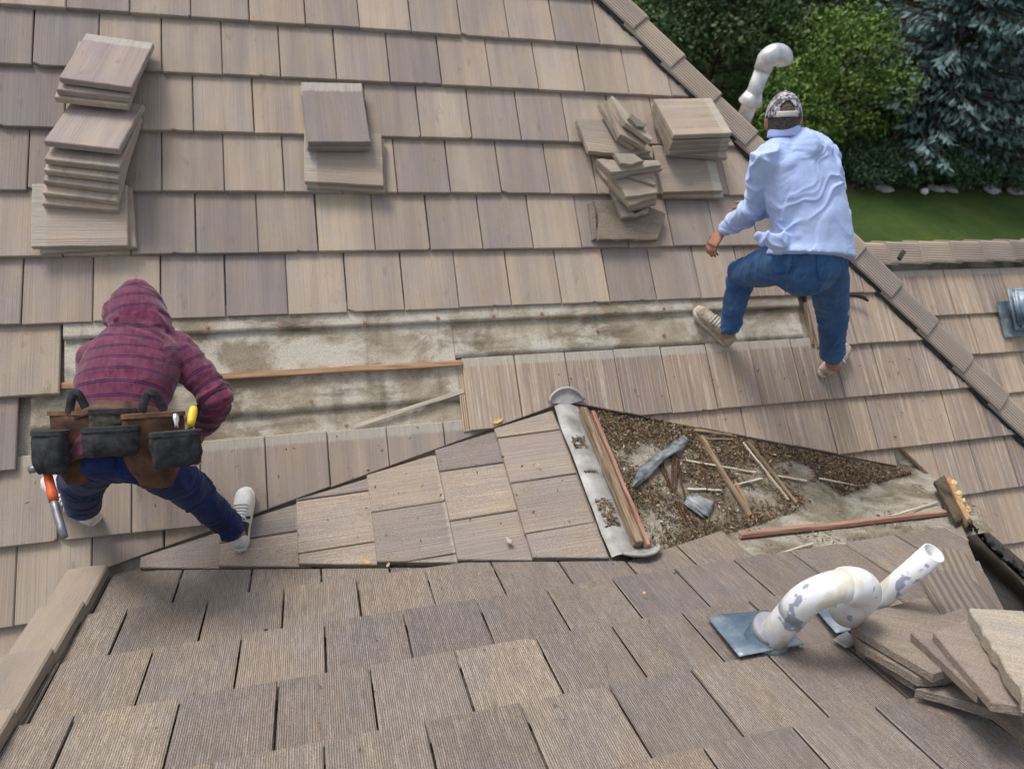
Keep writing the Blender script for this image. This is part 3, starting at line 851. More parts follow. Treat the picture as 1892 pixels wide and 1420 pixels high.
lath(FD, (1300, 812), (1352, 814), .016, .014, 'wood_brown', 'second shorter wedge just below the weathered wedge', 'lath', -.02, .004, 17, 0.6)
lath(FD, (1268, 851), (1396, 873), .012, .007, 'wood_pale', 'bleached white strip left of the split lath', 'lath', -.018, .010, 8)
lath(FD, (1432, 878), (1490, 889), .012, .007, 'wood_pale', 'bleached white strip right of the slim brown lath', 'lath', -.018, .006, 9)
lath(FD, (1513, 884), (1585, 898), .014, .007, 'wood_pale', 'bleached white strip farthest right on the bare deck', 'lath', -.018, .008, 10, 0.5)
lath(FD, (1356, 896), (1408, 884), .010, .006, 'wood_pale', 'small white splinter between the two brown laths', 'lath', -.018, .003, 11)
lath(FD, (1270, 903), (1332, 906), .012, .006, 'wood_pale', 'white splinter beside the torn blue-grey scrap', 'lath', -.018, .005, 12)
lath(FB, (1366, 993), (1748, 950), .034, .024, 'wood_red', 'long reddish batten along the foot of the bare deck', 'batten', -.03, .010, 13, name='batten')
lath(FB, (1432, 1026), (1502, 1004), .012, .006, 'wood_pale', 'pale lath below the long reddish batten', 'lath', -.028, .003, 14)
lath(FB, (1638, 957), (1732, 928), .012, .007, 'wood_pale', 'pale lath above the long reddish batten', 'lath', -.026, .003, 15)
for i, (a, b) in enumerate((((1216, 852), (1238, 905)), ((1226, 856), (1242, 908)), ((1243, 830), (1241, 908)), ((1250, 842), (1247, 910)), ((1253, 850), (1264, 925)), ((1249, 925), (1266, 972)), ((1256, 930), (1276, 982)), ((1262, 935), (1287, 975)), ((1300, 872), (1305, 908)))):
    lab = ['leftmost dark splinter under the torn strip', 'dark splinter second from left under the torn strip', 'longest dark splinter below the torn strip', 'dark splinter right of the longest one', 'dark splinter reaching lowest below the torn strip',
           'left splinter of the lower dark fan', 'middle splinter of the lower dark fan', 'right splinter of the lower dark fan', 'lone dark splinter left of the split lath'][i]
    lath(FD, a, b, .013, .010, 'wood_dark', lab, 'splinter', -.02, .006, 30 + i, 0.5, 'dark rotten splinters', 'wood_splinter')
# battens and laths on the stripped courses of the main slope
lath(FA, (345, 700), (853, 671), .030, .020, 'wood_orange', 'long orange-brown batten across the stripped main roof', 'batten', DECK + .030, .004, 41, name='batten')
lath(FA, (108, 714), (150, 712), .030, .020, 'wood_orange', 'short end of orange batten at the left of the stripped strip', 'batten', DECK + .022, .002, 42, name='batten')
lath(FA, (655, 788), (856, 722), .022, .010, 'wood_pale', 'pale lath lying askew below the orange batten', 'lath', DECK + .022, .003, 43)
o = lath(FA, (1486, 560), (1500, 640), .020, .022, 'wood_brown', 'dark board edge standing beside the right worker leg', 'board', DECK + .03, .003, 44, name='board')

def strip(name, fr, left, right, h, mat, crump, seed, th=0.004, n=18):
    """a crumpled band between two edges traced over the deck"""
    def walk(pts, a):
        a *= len(pts) - 1; k = min(int(a), len(pts) - 2); f = a - k
        return (pts[k][0] * (1 - f) + pts[k + 1][0] * f, pts[k][1] * (1 - f) + pts[k + 1][1] * f)
    O = onplane(*walk(left, 0.5), fr.p(0, 0, h), fr.N); V, F = [], []; m = 6
    for i in range(n + 1):
        for j in range(m + 1):
            pa, pb = walk(left, i / n), walk(right, i / n); f = j / m
            hh = h + crump * (0.5 + noise.noise((i * 0.45, j * 0.7, seed))) + crump * 0.8 * math.sin(f * math.pi)
            V.append(onplane(pa[0] * (1 - f) + pb[0] * f, pa[1] * (1 - f) + pb[1] * f, fr.p(0, 0, hh), fr.N) - O)
    for i in range(n):
        for j in range(m):
            q = i * (m + 1) + j
            F.append((q, q + 1, q + m + 2, q + m + 1))
    o = link(name, mesh(name, V, F, True), M[mat]); o.location = O
    md = o.modifiers.new('solid', 'SOLIDIFY'); md.thickness = th
    return o
tag(strip('torn_flashing_strip', FD, [(1167, 897), (1176, 866), (1222, 832), (1250, 812), (1264, 802)], [(1172, 900), (1195, 885), (1232, 846), (1262, 830), (1275, 815)], -0.01, 'plastic', 0.022, 3), 'crumpled blue-grey torn strip lying across the bare deck', 'flashing')
tag(strip('torn_flashing_scrap', FD, [(1264, 930), (1270, 915), (1290, 913)], [(1300, 958), (1312, 952), (1322, 928)], -0.02, 'plastic', 0.014, 5), 'torn blue-grey scrap with dark fold on the bare deck', 'flashing')
tag(strip('valley_flashing', FA, [(1072, 748), (1140, 757), (1250, 790)], [(1078, 763), (1150, 780), (1256, 802)], DECK + .01, 'membrane', 0.006, 8), 'dark valley strip tucked under the cut tiles above the bare deck', 'flashing')
tag(strip('valley_flashing', FG, [(1786, 950), (1830, 985), (1900, 1045), (1960, 1110)], [(1792, 972), (1826, 1012), (1900, 1078), (1960, 1150)], 0.03, 'membrane', 0.035, 9, n=48), 'black crumpled membrane running down beside the near hip', 'membrane')

# saddle flashing: grey band over the ridge with lead ears at both ends
V, F = [], []
n = 40
for i in range(n + 1):
    y = -0.485 + 0.975 * i / n
    wl_, wr_ = 0.055 + 0.010 * noise.noise((y * 5, 2, 0)), 0.095 + 0.03 * noise.noise((y * 4, 5, 0))
    for x, z in ((1.03 - wl_, RZ + 0.004 - 0.145 * wl_), (1.03 - wl_ * 0.5, RZ + 0.010), (1.03, RZ + 0.012), (1.03 + wr_ * 0.5, RZ + 0.002 + 0.004 * noise.noise((y * 9, 1, 1))), (1.03 + wr_, RZ - 0.02 + 0.006 * noise.noise((y * 9, 4, 4)))):
        V.append((x, y, z))
for i in range(n):
    for j in range(4): q = i * 5 + j; F.append((q, q + 1, q + 6, q + 5))
o = part('ridge_flashing', mesh('ridge_flashing', V, F, True), M['lead'])
def ear(fr, cxp, cyp, rad, ang0, ang1, lift):
    u, v = fr.hit(cxp, cyp); V, F = [], []; n = 18; rings = 5
    for r in range(rings + 1):
        for i in range(n + 1):
            a = R(ang0 + (ang1 - ang0) * i / n); rr = rad * r / rings * (1 + 0.04 * noise.noise((i * .6, r, lift)))
            V.append(fr.p(u + rr * math.cos(a), v + rr * math.sin(a) * 0.9, lift + (0.010 if r == rings else 0.002 * noise.noise((i * .8, r * .7, 3)))))
    for r in range(rings):
        for i in range(n): q = r * (n + 1) + i; F.append((q, q + 1, q + n + 2, q + n + 1))
    o = part('lead_ear', mesh('lead_ear', V, F, True), M['lead'])
    # thick rounded bead round the rim
    pts = [V[rings * (n + 1) + i] for i in range(n + 1)]
    return o, pts
def tube_mesh(name, pts, rad, n=10, caps=True):
    """round tube through points; rad = one radius or one per point"""
    pts = [Vector(p) for p in pts]; rs = rad if isinstance(rad, (list, tuple)) else [rad] * len(pts)
    V, F = [], []; prev = None
    for i, p in enumerate(pts):
        t = (pts[min(i + 1, len(pts) - 1)] - pts[max(i - 1, 0)]).normalized()
        if prev is None:
            a = t.cross(Vector((0, 0, 1)));  a = a if a.length > 0.1 else t.cross(Vector((1, 0, 0)))
        else: a = prev - t * prev.dot(t)
        a.normalize(); b_ = t.cross(a); prev = a
        for k in range(n):
            g_ = 2 * math.pi * k / n
            V.append(p + (a * math.cos(g_) + b_ * math.sin(g_)) * rs[i])
    for i in range(len(pts) - 1):
        for k in range(n): F.append((i * n + k, i * n + (k + 1) % n, (i + 1) * n + (k + 1) % n, (i + 1) * n + k))
    if caps: F += [tuple(reversed(range(n))), tuple((len(pts) - 1) * n + k for k in range(n))]
    return mesh(name, V, F, True)
for args in ((FA, 1047, 748, .105, 12, 168, 0.004), (FB, 1178, 1018, .10, 25, 175, 0.012)):
    o, pts = ear(*args)
    bd = part('bead', tube_mesh('bead', pts, 0.009, 8), M['lead'], o)

# rusty nail caps on the underlayment
nc = bmesh.new(); bmesh.ops.create_cone(nc, cap_ends=True, segments=10, radius1=0.0105, radius2=0.007, depth=0.006); ncm = bm_mesh('nail_cap', nc)
for x, y in ((384, 605), (519, 602), (674, 596), (809, 587), (575, 741), (1001, 579), (1077, 581), (1137, 575), (1227, 569), (1104, 610), (1227, 618), (912, 583), (1300, 566), (980, 752), (640, 786)):
    h = DECK + (0.048 if y < 595 or (y < 612 and x < 700) else 0.033)
    u, v_ = FA.hit(x, y, h)
    if v_ < 0.55: continue
    o = link('nail_cap', ncm, M['nail']); o.matrix_basis = FA.mat(u, v_, h + 0.002); parent_keep(o, deckA)

# end board with foam at the outlet of the saddle
shard(FB, [(1726, 888), (1746, 876), (1788, 952), (1766, 964)], .035, 'dark stained board at the outlet end of the bare saddle', None, 0, 60, 'wood_stained', th=.022, seed=61, rough=.003, name='outlet_board', cat='board')
shard(FB, [(1748, 882), (1757, 880), (1794, 954), (1786, 960)], .06, 'orange edged board leaning on the dark outlet board', None, 0, 60, 'wood_orange', th=.04, seed=62, rough=.002, name='board', cat='board')
r = random.Random(4)
for i, (x, y) in enumerate(((1760, 892), (1768, 912), (1776, 926), (1785, 940))):
    b = bmesh.new(); bmesh.ops.create_icosphere(b, subdivisions=2, radius=0.022)
    for vt in b.verts: vt.co = Vector((vt.co.x * 1.1, vt.co.y * 0.8, vt.co.z * 0.5)) * (1 + 0.5 * noise.noise(vt.co * 60 + Vector((i, 0, 0))))
    o = link('foam_chip', bm_mesh('foam_chip', b), M['foam']); o.location = onplane(x + 4, y, FB.p(0, 0, 0.065), FB.N); o.rotation_euler = (r.random(), r.random(), r.random())
    tag(o, ['topmost', 'second', 'third', 'lowest'][i] + ' yellow foam chip along the orange edged board', 'foam chip', 'yellow foam chips')

# ------------------------------------------------------------------ leaf litter
def flakes(name, pts, nrm, smin, smax, seed, cols, mat):
    r = random.Random(seed); V, F, T = [], [], []
    for P in pts:
        L = r.uniform(smin, smax); wv = L * r.uniform(0.14, 0.42); a = r.uniform(0, 6.283)
        n = (nrm + Vector((r.gauss(0, .35), r.gauss(0, .35), r.gauss(0, .2)))).normalized()
        x = n.cross(Vector((math.cos(a), math.sin(a), 0.1))).normalized(); y = n.cross(x)
        k = len(V)
        V += [P - x * L, P + y * wv + n * L * 0.25, P + x * L, P - y * wv + n * L * 0.2]
        F.append((k, k + 1, k + 2, k + 3)); T.append(r.choice(cols))
    me = mesh(name, V, F)
    at_ = me.color_attributes.new('tone', 'FLOAT_COLOR', 'CORNER')
    buf = []
    for c in T: buf += [c[0], c[1], c[2], 1.0] * 4
    at_.data.foreach_set('color', buf)
    return me
t = NT('dead_leaves'); c = t.attr('tone', 'Color')
M['litter'] = t.done(c, 0.85, spec=0.2)
cols = [(0.085, 0.058, 0.036)] * 5 + [(0.15, 0.10, 0.06)] * 5 + [(0.05, 0.034, 0.022)] * 4 + [(0.24, 0.175, 0.105)] * 4 + [(0.34, 0.27, 0.18)] * 2 + [(0.20, 0.15, 0.105)] * 3 + [(0.11, 0.085, 0.065)] * 5 + [(0.38, 0.19, 0.055)] + [(0.50, 0.44, 0.34)]
r = random.Random(99); pts = []
while len(pts) < 24000:
    a = r.random(); v_ = r.uniform(0.0, lD); wd = 0.53 * v_ / lD
    u = r.uniform(-wd, wd)
    x = v_ / lD
    den = 0.50 + 1.3 * noise.noise((u * 3.4 + 3, v_ * 3.0, 1.3)) + 0.5 * noise.noise((u * 11, v_ * 11, 4.3))
    if u > wd * 0.55: den += 0.55                       # drifted against the valley
    if u < -wd * 0.45 and v_ < lD * 0.6: den -= 0.32
    if r.random() < den: pts.append(FD.p(u, v_, -0.026 + r.random() * 0.012))
for _ in range(900):                                     # along the flashing and the foot of the deck
    y = r.uniform(-0.44, 0.25); 
    if noise.noise((y * 6, 8, 2)) > 0.0: pts.append(Vector((r.uniform(1.0, 1.075) , y, RZ + 0.012)))
for _ in range(700):
    x = r.uniform(1.3, 3.2); s_ = r.uniform(.45, .74)
    if noise.noise((x * 4, s_ * 8, 2)) > 0.05: pts.append(FB.p(-x, s_, -0.03))
o = link('leaf_litter', flakes('leaf_litter', pts, FD.N, 0.005, 0.017, 5, cols, 'litter'), M['litter'])
tag(o, 'brown dead leaves and needles strewn over the bare saddle deck', 'leaf litter', kind='stuff')
b = bmesh.new(); r2 = random.Random(15)
for _ in range(240):
    v_ = r2.uniform(0.25, lD); wd = 0.5 * v_ / lD; P = FD.p(r2.uniform(-wd, wd), v_, -0.012); a = r2.uniform(0, 6.28); L = r2.uniform(.02, .085)
    d_ = FD.U * math.cos(a) + FD.V * math.sin(a) + FD.N * r2.uniform(-.1, .15)
    me = tube_mesh('x', [P - d_ * L * .5, P + FD.N * r2.uniform(0, .006), P + d_ * L * .5], [.0012, .0018, .0008], 4); b.from_mesh(me); bpy.data.meshes.remove(me)
tag(link('twigs', bm_mesh('twigs', b), M['wood_brown']), 'thin broken twigs and needles scattered through the dead leaves', 'twigs', kind='stuff')
# crumbs scattered on the tiles
pts = []
for _ in range(150):
    pts.append(FA.p(r.uniform(0.7, 3.8), r.uniform(0.2, 0.85), 0.002 - 0.02 * r.random()))
for _ in range(60): pts.append(FC.p(r.uniform(-.3, .3), r.uniform(.8, 2.2), 0.0))
for _ in range(40): pts.append(FA.p(r.uniform(-1.6, 0.4), r.uniform(0.2, 0.55), 0.0))
for _ in range(40): pts.append(FB.p(-r.uniform(-1.0, 1.6), r.uniform(.5, 1.6), 0.0))
o = link('roof_crumbs', flakes('roof_crumbs', pts, FA.N, 0.005, 0.013, 6, cols, 'litter'), M['litter'])
tag(o, 'scattered leaf crumbs and grit lying on the roof tiles', 'crumbs', kind='stuff')
leafm = NT('yellow_leaf'); M['leaf_yellow'] = leafm.done((0.52, 0.36, 0.12), 0.7)
for i, (fr, x, y, s, lab) in enumerate(((FC, 920, 778, .035, 'yellow leaf at the top corner of the saddle tiles'), (FC, 677, 1036, .022, 'yellow leaf at the foot of the middle saddle tiles'), (FC, 717, 1043, .014, 'small yellow leaf below the saddle tiles'), (FA, 1700, 800, .016, 'yellow leaf on the right tiles above the bare deck'), (FB, 1190, 1095, .014, 'orange leaf speck on the near slope tiles'), (FC, 995, 858, .014, 'tiny yellow leaf on the saddle tile beside the flashing'), (FA, 1085, 700, .012, 'tiny yellow leaf on the tile row above the flashing ear'))):
    P = onplane(x, y, fr.p(0, 0, 0.012), fr.N)
    r = random.Random(i)
    V = [(-s, 0, 0), (-s * .3, s * .5, s * .3), (s * .6, s * .35, s * .1), (s, 0, s * .35), (s * .3, -s * .5, 0.0), (-s * .4, -s * .35, s * .2), (0, 0, s * .05)]
    me = mesh('fallen_leaf', V, [(0, 6, 1), (1, 6, 2), (2, 6, 3), (3, 6, 4), (4, 6, 5), (5, 6, 0)])
    o = link('fallen_leaf', me, M['leaf_yellow']); o.matrix_basis = Matrix.Translation(P) @ fr.mat().to_3x3().to_4x4() @ Matrix.Rotation(r.uniform(0, 6), 4, 'Z')
    tag(o, lab, 'leaf', 'fallen yellow leaves')
o = shard(FC, [(925 + 8, 990), (948, 997), (945, 1003), (938, 1003)], 0.012, 'small triangular tile chip on the saddle tiles', None, th=0.01, seed=3, name='tile_chip', cat='tile chip', rough=0.001, mat='chip')

# ------------------------------------------------------------------ vent pipes on the near slope
t = NT('patchy_pipe_paint'); v = t.tc.outputs['Object']
n1 = t.noise(t.vmul(v, (1, 1, 0.6)), 9, 3, 0.55, 0.3); n2 = t.noise(v, 24, 4, 0.6)
c = t.mix(t.range(n2, 0.3, 0.7), (0.62, 0.585, 0.49), (0.70, 0.68, 0.61))
c = t.mix(t.range(n1, 0.44, 0.50), c, (0.76, 0.785, 0.82))
c = t.mix(t.range(t.math('ADD', n1, t.math('MULTIPLY', n2, 0.35)), 0.775, 0.80), c, (0.30, 0.335, 0.44))
c = t.mix(t.range(t.noise(v, 60, 3, 0.7), 0.66, 0.72, 0, 0.6), c, (0.25, 0.26, 0.33))
M['pipe'] = t.done(c, 0.38, t.math('ADD', n2, t.noise(v, 200, 2)), 0.15, 0.002, spec=0.5)
t = NT('pipe_inside'); M['pipe_in'] = t.done((0.60, 0.58, 0.52), 0.5)

def pipe_mesh(name, pts, r, n=28, wall=0.006, rim=True):
    me = tube_mesh(name, pts, r, n, caps=not rim)
    if rim:
        b = bmesh.new(); b.from_mesh(me)
        md = None; b.to_mesh(me); b.free()
    return me
def flashing_base(root, fr, quad, centre, r, lift=0.012):
    """metal sheet on the tiles, a conical boot and a rubber collar"""
    P0 = onplane(*centre, fr.p(0, 0, lift), fr.N)
    loc = [onplane(*q, fr.p(0, 0, lift), fr.N) for q in quad]
    cen = sum(loc, Vector()) / len(loc)
    V, F = [], []; nn = 10
    for j in range(nn + 1):
        for i in range(nn + 1):
            a, b_ = i / nn, j / nn
            p = (loc[0] * (1 - a) + loc[1] * a) * (1 - b_) + (loc[3] * (1 - a) + loc[2] * a) * b_
            V.append(p + fr.N * (0.003 * noise.noise(p * 8) + 0.004))
    for j in range(nn):
        for i in range(nn): q = j * (nn + 1) + i; F.append((q, q + 1, q + nn + 2, q + nn + 1))
    o = link('flashing_sheet', mesh('flashing_sheet', V, F, True), M['zinc']); parent_keep(o, root)
    md = o.modifiers.new('solid', 'SOLIDIFY'); md.thickness = 0.003
    up = Vector((0, 0, 1))
    ax = (fr.N * 0.55 + up * 0.45).normalized()
    boot = tube_mesh('boot', [P0 - fr.N * 0.01, P0 + ax * 0.012, P0 + ax * 0.03, P0 + ax * 0.045], [r * 1.75, r * 1.6, r * 1.38, r * 1.32], 32)
    o = link('boot', boot, M['zinc']); parent_keep(o, root)
    q0 = P0 + ax * 0.04
    colr = tube_mesh('collar', [q0, q0 + up * 0.004, q0 + up * 0.022, q0 + up * 0.028, q0 + up * 0.030], [r * 1.30, r * 1.38, r * 1.36, r * 1.28, r * 0.98], 32)
    o = link('collar', colr, M['collar']); parent_keep(o, root)
    return P0
def arc(c, a, b_, r, t0, t1, n=14):
    return [c + a * (r * math.cos(t0 + (t1 - t0) * i / n)) + b_ * (r * math.sin(t0 + (t1 - t0) * i / n)) for i in range(n + 1)]
UPZ = Vector((0, 0, 1))
# gooseneck
P0 = onplane(1421, 1182, FB.p(0, 0, 0.012), FB.N)
root = empty('gooseneck_vent_pipe', P0); tag(root, 'white gooseneck vent pipe bent over on a blue-grey flashing', 'vent pipe', 'vent pipes on the near slope')
flashing_base(root, FB, [(1306, 1141), (1418, 1128), (1486, 1192), (1366, 1214)], (1416, 1180), 0.047)
hd = Vector((1.0, -0.06, 0)).normalized(); rb = 0.115; H = 0.255
cb = P0 + UPZ * H + hd * rb
path = [P0 - UPZ * 0.02, P0 + UPZ * H * 0.5, P0 + UPZ * H] + arc(cb, -hd, UPZ, rb, 0, math.pi, 20)[1:] + [cb + hd * rb - UPZ * 0.105]
o = link('pipe', tube_mesh('pipe', path, 0.0465, 32, caps=False), M['pipe']); parent_keep(o, root)
o.modifiers.new('solid', 'SOLIDIFY').thickness = -0.006
for nm, a, b_ in (('elbow', P0 + UPZ * (H - 0.05), 0), ):
    pa = [P0 + UPZ * (H - 0.045), P0 + UPZ * (H - 0.044), P0 + UPZ * H] + arc(cb, -hd, UPZ, rb, 0, math.pi * 0.5, 12)[1:] + [cb + UPZ * rb + hd * 0.001]
    o = link('elbow', tube_mesh('elbow', pa, [0.048] + [0.0530] * (len(pa) - 2) + [0.048], 32, False), M['pipe']); parent_keep(o, root)
    pa = [cb + UPZ * rb - hd * 0.001] + [cb + UPZ * rb] + arc(cb, UPZ, hd, rb, 0, math.pi * 0.5, 12)[1:] + [cb + hd * rb - UPZ * 0.085, cb + hd * rb - UPZ * 0.086]
    o = link('elbow', tube_mesh('elbow', pa, [0.048] + [0.0545] * (len(pa) - 2) + [0.048], 32, False), M['pipe']); parent_keep(o, root)
    o.modifiers.new('solid', 'SOLIDIFY').thickness = -0.006
# straight pipe
P1 = onplane(1590, 1136, FB.p(0, 0, 0.012), FB.N)
root = empty('straight_vent_pipe', P1); tag(root, 'straight open vent pipe in patchy grey and white behind the gooseneck', 'vent pipe', 'vent pipes on the near slope')
flashing_base(root, FB, [(1490, 1108), (1575, 1092), (1655, 1150), (1545, 1172)], (1592, 1134), 0.04)
tp = onplane(1718, 1021, CAM + FWD * 2.62, FWD)
SX = Vector((0.17, 0.02, 1.0)).normalized(); Hs = 0.42
o = link('pipe', tube_mesh('pipe', [P1 - SX * 0.03, P1 + SX * 0.1, P1 + SX * 0.2, P1 + SX * Hs], 0.0335, 32, False), M['pipe']); parent_keep(o, root)
o.modifiers.new('solid', 'SOLIDIFY').thickness = -0.005
o = link('coupling', tube_mesh('coupling', [P1 + SX * 0.115, P1 + SX * 0.1151, P1 + SX * 0.158, P1 + SX * 0.159], [0.034, 0.0375, 0.0375, 0.034], 32, False), M['pipe']); parent_keep(o, root)

# low box vent on the wing
def rbox(name, sx, sy, sz, bev=0.03, seg=3):
    b = bmesh.new(); bmesh.ops.create_cube(b, size=1)
    for vt in b.verts: vt.co = Vector((vt.co.x * sx, vt.co.y * sy, vt.co.z * sz))
    bmesh.ops.bevel(b, geom=list(b.edges), offset=bev, segments=seg, affect='EDGES')
    me = bm_mesh(name, b)
    for p in me.polygons: p.use_smooth = True
    return me
u, v_ = FE.hit(1888, 580, 0.02)
root = empty('roof_vent', FE.p(u, v_, 0)); tag(root, 'low blue-grey box vent on the wing roof at the right edge', 'roof vent')
o = link('vent_flashing', mesh('vent_flashing', [FE.p(u - .24, v_ - .19, .014), FE.p(u + .24, v_ - .19, .014), FE.p(u + .24, v_ + .12, .02), FE.p(u - .24, v_ + .12, .02)], [(0, 1, 2, 3)]), M['zinc']); parent_keep(o, root)
o.modifiers.new('solid', 'SOLIDIFY').thickness = 0.004
o = link('vent_neck', rbox('vent_neck', .26, .22, .12, .02), M['zinc']); o.matrix_basis = FE.mat(u, v_, .06); parent_keep(o, root)
o = link('vent_hood', rbox('vent_hood', .42, .34, .07, .032, 4), M['zinc']); o.matrix_basis = FE.mat(u, v_ + 0.02, .14, 0.05); parent_keep(o, root)
o = link('vent_rim', rbox('vent_rim', .435, .355, .014, .006, 1), M['zinc']); o.matrix_basis = FE.mat(u, v_ + 0.02, .108, 0.05); parent_keep(o, root)

# flue with hood beyond the hip
M['steel'] = simple('bright_steel', (0.42, 0.43, 0.45), (0.74, 0.75, 0.77), 0.42, 9, 0.3, metal=0.5, spec=0.5, det=6)
fp = at(1392, 175, 3.0)
fz = 1.814 - (fp.x - 1.811) * math.tan(PIT)
B0 = Vector((fp.x, fp.y, fz))
root = empty('flue_pipe', B0); tag(root, 'bright metal flue with a bent hood standing beyond the hip', 'flue')
cz = fp.z
o = link('pipe', tube_mesh('pipe', [B0 - UPZ * .05, Vector((fp.x, fp.y, cz + .28))], 0.062, 24), M['steel']); parent_keep(o, root)
o = link('storm_collar', tube_mesh('storm_collar', [Vector((fp.x, fp.y, cz - .07)), Vector((fp.x, fp.y, cz - .06)), Vector((fp.x, fp.y, cz + .02))], [.095, .098, .064], 24), M['steel']); parent_keep(o, root)
hx = Vector((1, -0.1, 0)).normalized(); c0 = Vector((fp.x, fp.y, cz + .25)) + hx * .07
o = link('hood', tube_mesh('hood', [Vector((fp.x, fp.y, cz + .20)), Vector((fp.x, fp.y, cz + .25))] + arc(c0, -hx, UPZ, .07, 0, R(165), 10)[1:], [.072] * 2 + [.082] * 10, 24, False), M['steel']); parent_keep(o, root)
o.modifiers.new('solid', 'SOLIDIFY').thickness = 0.006

# pry bar behind the right worker's leg, scrap of membrane on the hip
pp = [onplane(x, y, FA.p(0, 0, .02 + dh), FA.N) for x, y, dh in ((1545, 546, .0), (1565, 545, .002), (1583, 546, .008), (1596, 550, .014), (1604, 556, .016))]
M['steel_black'] = simple('blackened_steel', (0.012, 0.012, 0.013), (0.035, 0.034, 0.034), 0.4, 30, 0.2, metal=0.4, spec=0.5)
o = link('pry_bar', tube_mesh('pry_bar', [p - pp[0] for p in pp], [.012, .012, .012, .012, .008], 8), M['steel_black']); o.location = pp[0]
tag(o, 'black pry bar sticking out beside the right worker leg', 'pry bar')
o = tag(bar('membrane_scrap', onplane(1659, 480, FA.p(0, 0, .06), FA.N), onplane(1671, 462, FA.p(0, 0, .06), FA.N), hn, .03, .02, 'membrane', 0, .004, 71), 'black membrane scrap sticking up behind the hip caps', 'scrap')

# ------------------------------------------------------------------ garden
def ground(x, y, z=GZ):
    d = ray(x, y); return CAM + d * ((z - CAM.z) / d.z)
def leaf_mat(name, dark, mid, light):
    t = NT(name); f = t.attr('tone', 'Fac')
    c = t.ramp(f, [(0.0, dark), (0.5, mid), (1.0, light)])
    m = t.done(c, 0.65, spec=0.3)
    t.b.inputs['Subsurface Weight'].default_value = 0.0
    return m
M['leaf_green'] = leaf_mat('bright_leaves', (0.045, 0.095, 0.018), (0.110, 0.195, 0.036), (0.20, 0.285, 0.060))
M['leaf_dark'] = leaf_mat('dark_leaves', (0.018, 0.042, 0.014), (0.040, 0.082, 0.026), (0.068, 0.120, 0.040))
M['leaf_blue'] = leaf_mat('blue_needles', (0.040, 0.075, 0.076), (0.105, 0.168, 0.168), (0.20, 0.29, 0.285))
M['leaf_low'] = leaf_mat('shrub_leaves', (0.030, 0.070, 0.034), (0.070, 0.135, 0.070), (0.125, 0.200, 0.115))
M['bark'] = simple('bark', (0.035, 0.025, 0.018), (0.09, 0.07, 0.05), 0.95, 14, 0.9, (1, 1, 0.3), dist=0.03)
M['stone'] = simple('pale_stone', (0.26, 0.26, 0.25), (0.44, 0.44, 0.43), 0.9, 5, 0.8, dist=0.05)
M['soil'] = simple('bed_soil', (0.05, 0.032, 0.022), (0.12, 0.075, 0.05), 0.95, 8, 0.9, dist=0.05)
def leafquads(name, items):
    """items: (position, long axis, side axis, length, width, tone)"""
    V, F, T = [], [], []
    for P, a, s_, L, wv, tn in items:
        k = len(V)
        V += [P - a * L * .5, P + s_ * wv * .5, P + a * L * .5, P - s_ * wv * .5]
        F.append((k, k + 1, k + 2, k + 3)); T.append(tn)
    me = mesh(name, V, F)
    at_ = me.attributes.new('tone', 'FLOAT', 'FACE')
    at_.data.foreach_set('value', T)
    return me
def rvec(r):
    while True:
        v_ = Vector((r.uniform(-1, 1), r.uniform(-1, 1), r.uniform(-1, 1)))
        if 0.05 < v_.length < 1: return v_.normalized()
def bushy(name, base, H, RX, RY, mat, label, cat, seed, clumps=60, leaves=90, leaf=0.11, group=None, low=0.12, cr=0.30):
    r = random.Random(seed); root = empty(name, base); items = []; tips = []
    for c in range(clumps):
        d = rvec(r); rr = r.uniform(0.55, 1.0) ** 0.5
        zf = low + (1 - low) * (0.5 + 0.5 * d.z * rr)
        wid = math.sin(math.pi * min(1, max(0.08, zf * 0.82 + 0.12))) ** 0.7
        P = Vector((d.x * rr * RX * wid, d.y * rr * RY * wid, zf * H))
        P += rvec(r) * 0.15 * RX
        tips.append(P); R0 = cr * RX * r.uniform(0.6, 1.25); tn0 = r.uniform(0.15, 0.75)
        for _ in range(leaves):
            n = rvec(r); q = P + Vector((n.x, n.y, n.z * 0.75)) * R0 * r.uniform(0.5, 1.0)
            if q.z < 0.05: continue
            ax = (rvec(r) + Vector((0, 0, -0.35)) + n * 0.5).normalized(); sd_ = ax.cross(rvec(r)).normalized()
            items.append((q, ax, sd_, leaf * r.uniform(0.6, 1.4), leaf * r.uniform(0.35, 0.75), min(1, max(0, tn0 + r.gauss(0, .16)))))
    o = link('crown', leafquads('crown', items), M[mat]); o.parent = root
    tk = tube_mesh('trunk', [(0, 0, -0.1), (0.03, 0.02, H * .25), (0.0, 0.05, H * .5), (0.04, 0, H * .8)], [0.045 * H ** .6, 0.035 * H ** .6, 0.02 * H ** .6, 0.006], 8)
    o = link('trunk', tk, M['bark']); o.parent = root
    b = bmesh.new()
    for P in tips[::4]:
        z0 = min(P.z * 0.6, H * .6); me = tube_mesh('x', [(0, 0, z0), (P.x * .5, P.y * .5, (P.z + z0) * .5), tuple(P)], [0.012 * H ** .6, 0.008 * H ** .6, 0.004], 5); b.from_mesh(me); bpy.data.meshes.remove(me)
    o = link('limbs', bm_mesh('limbs', b, True), M['bark']); o.parent = root
    return tag(root, label, cat, group)
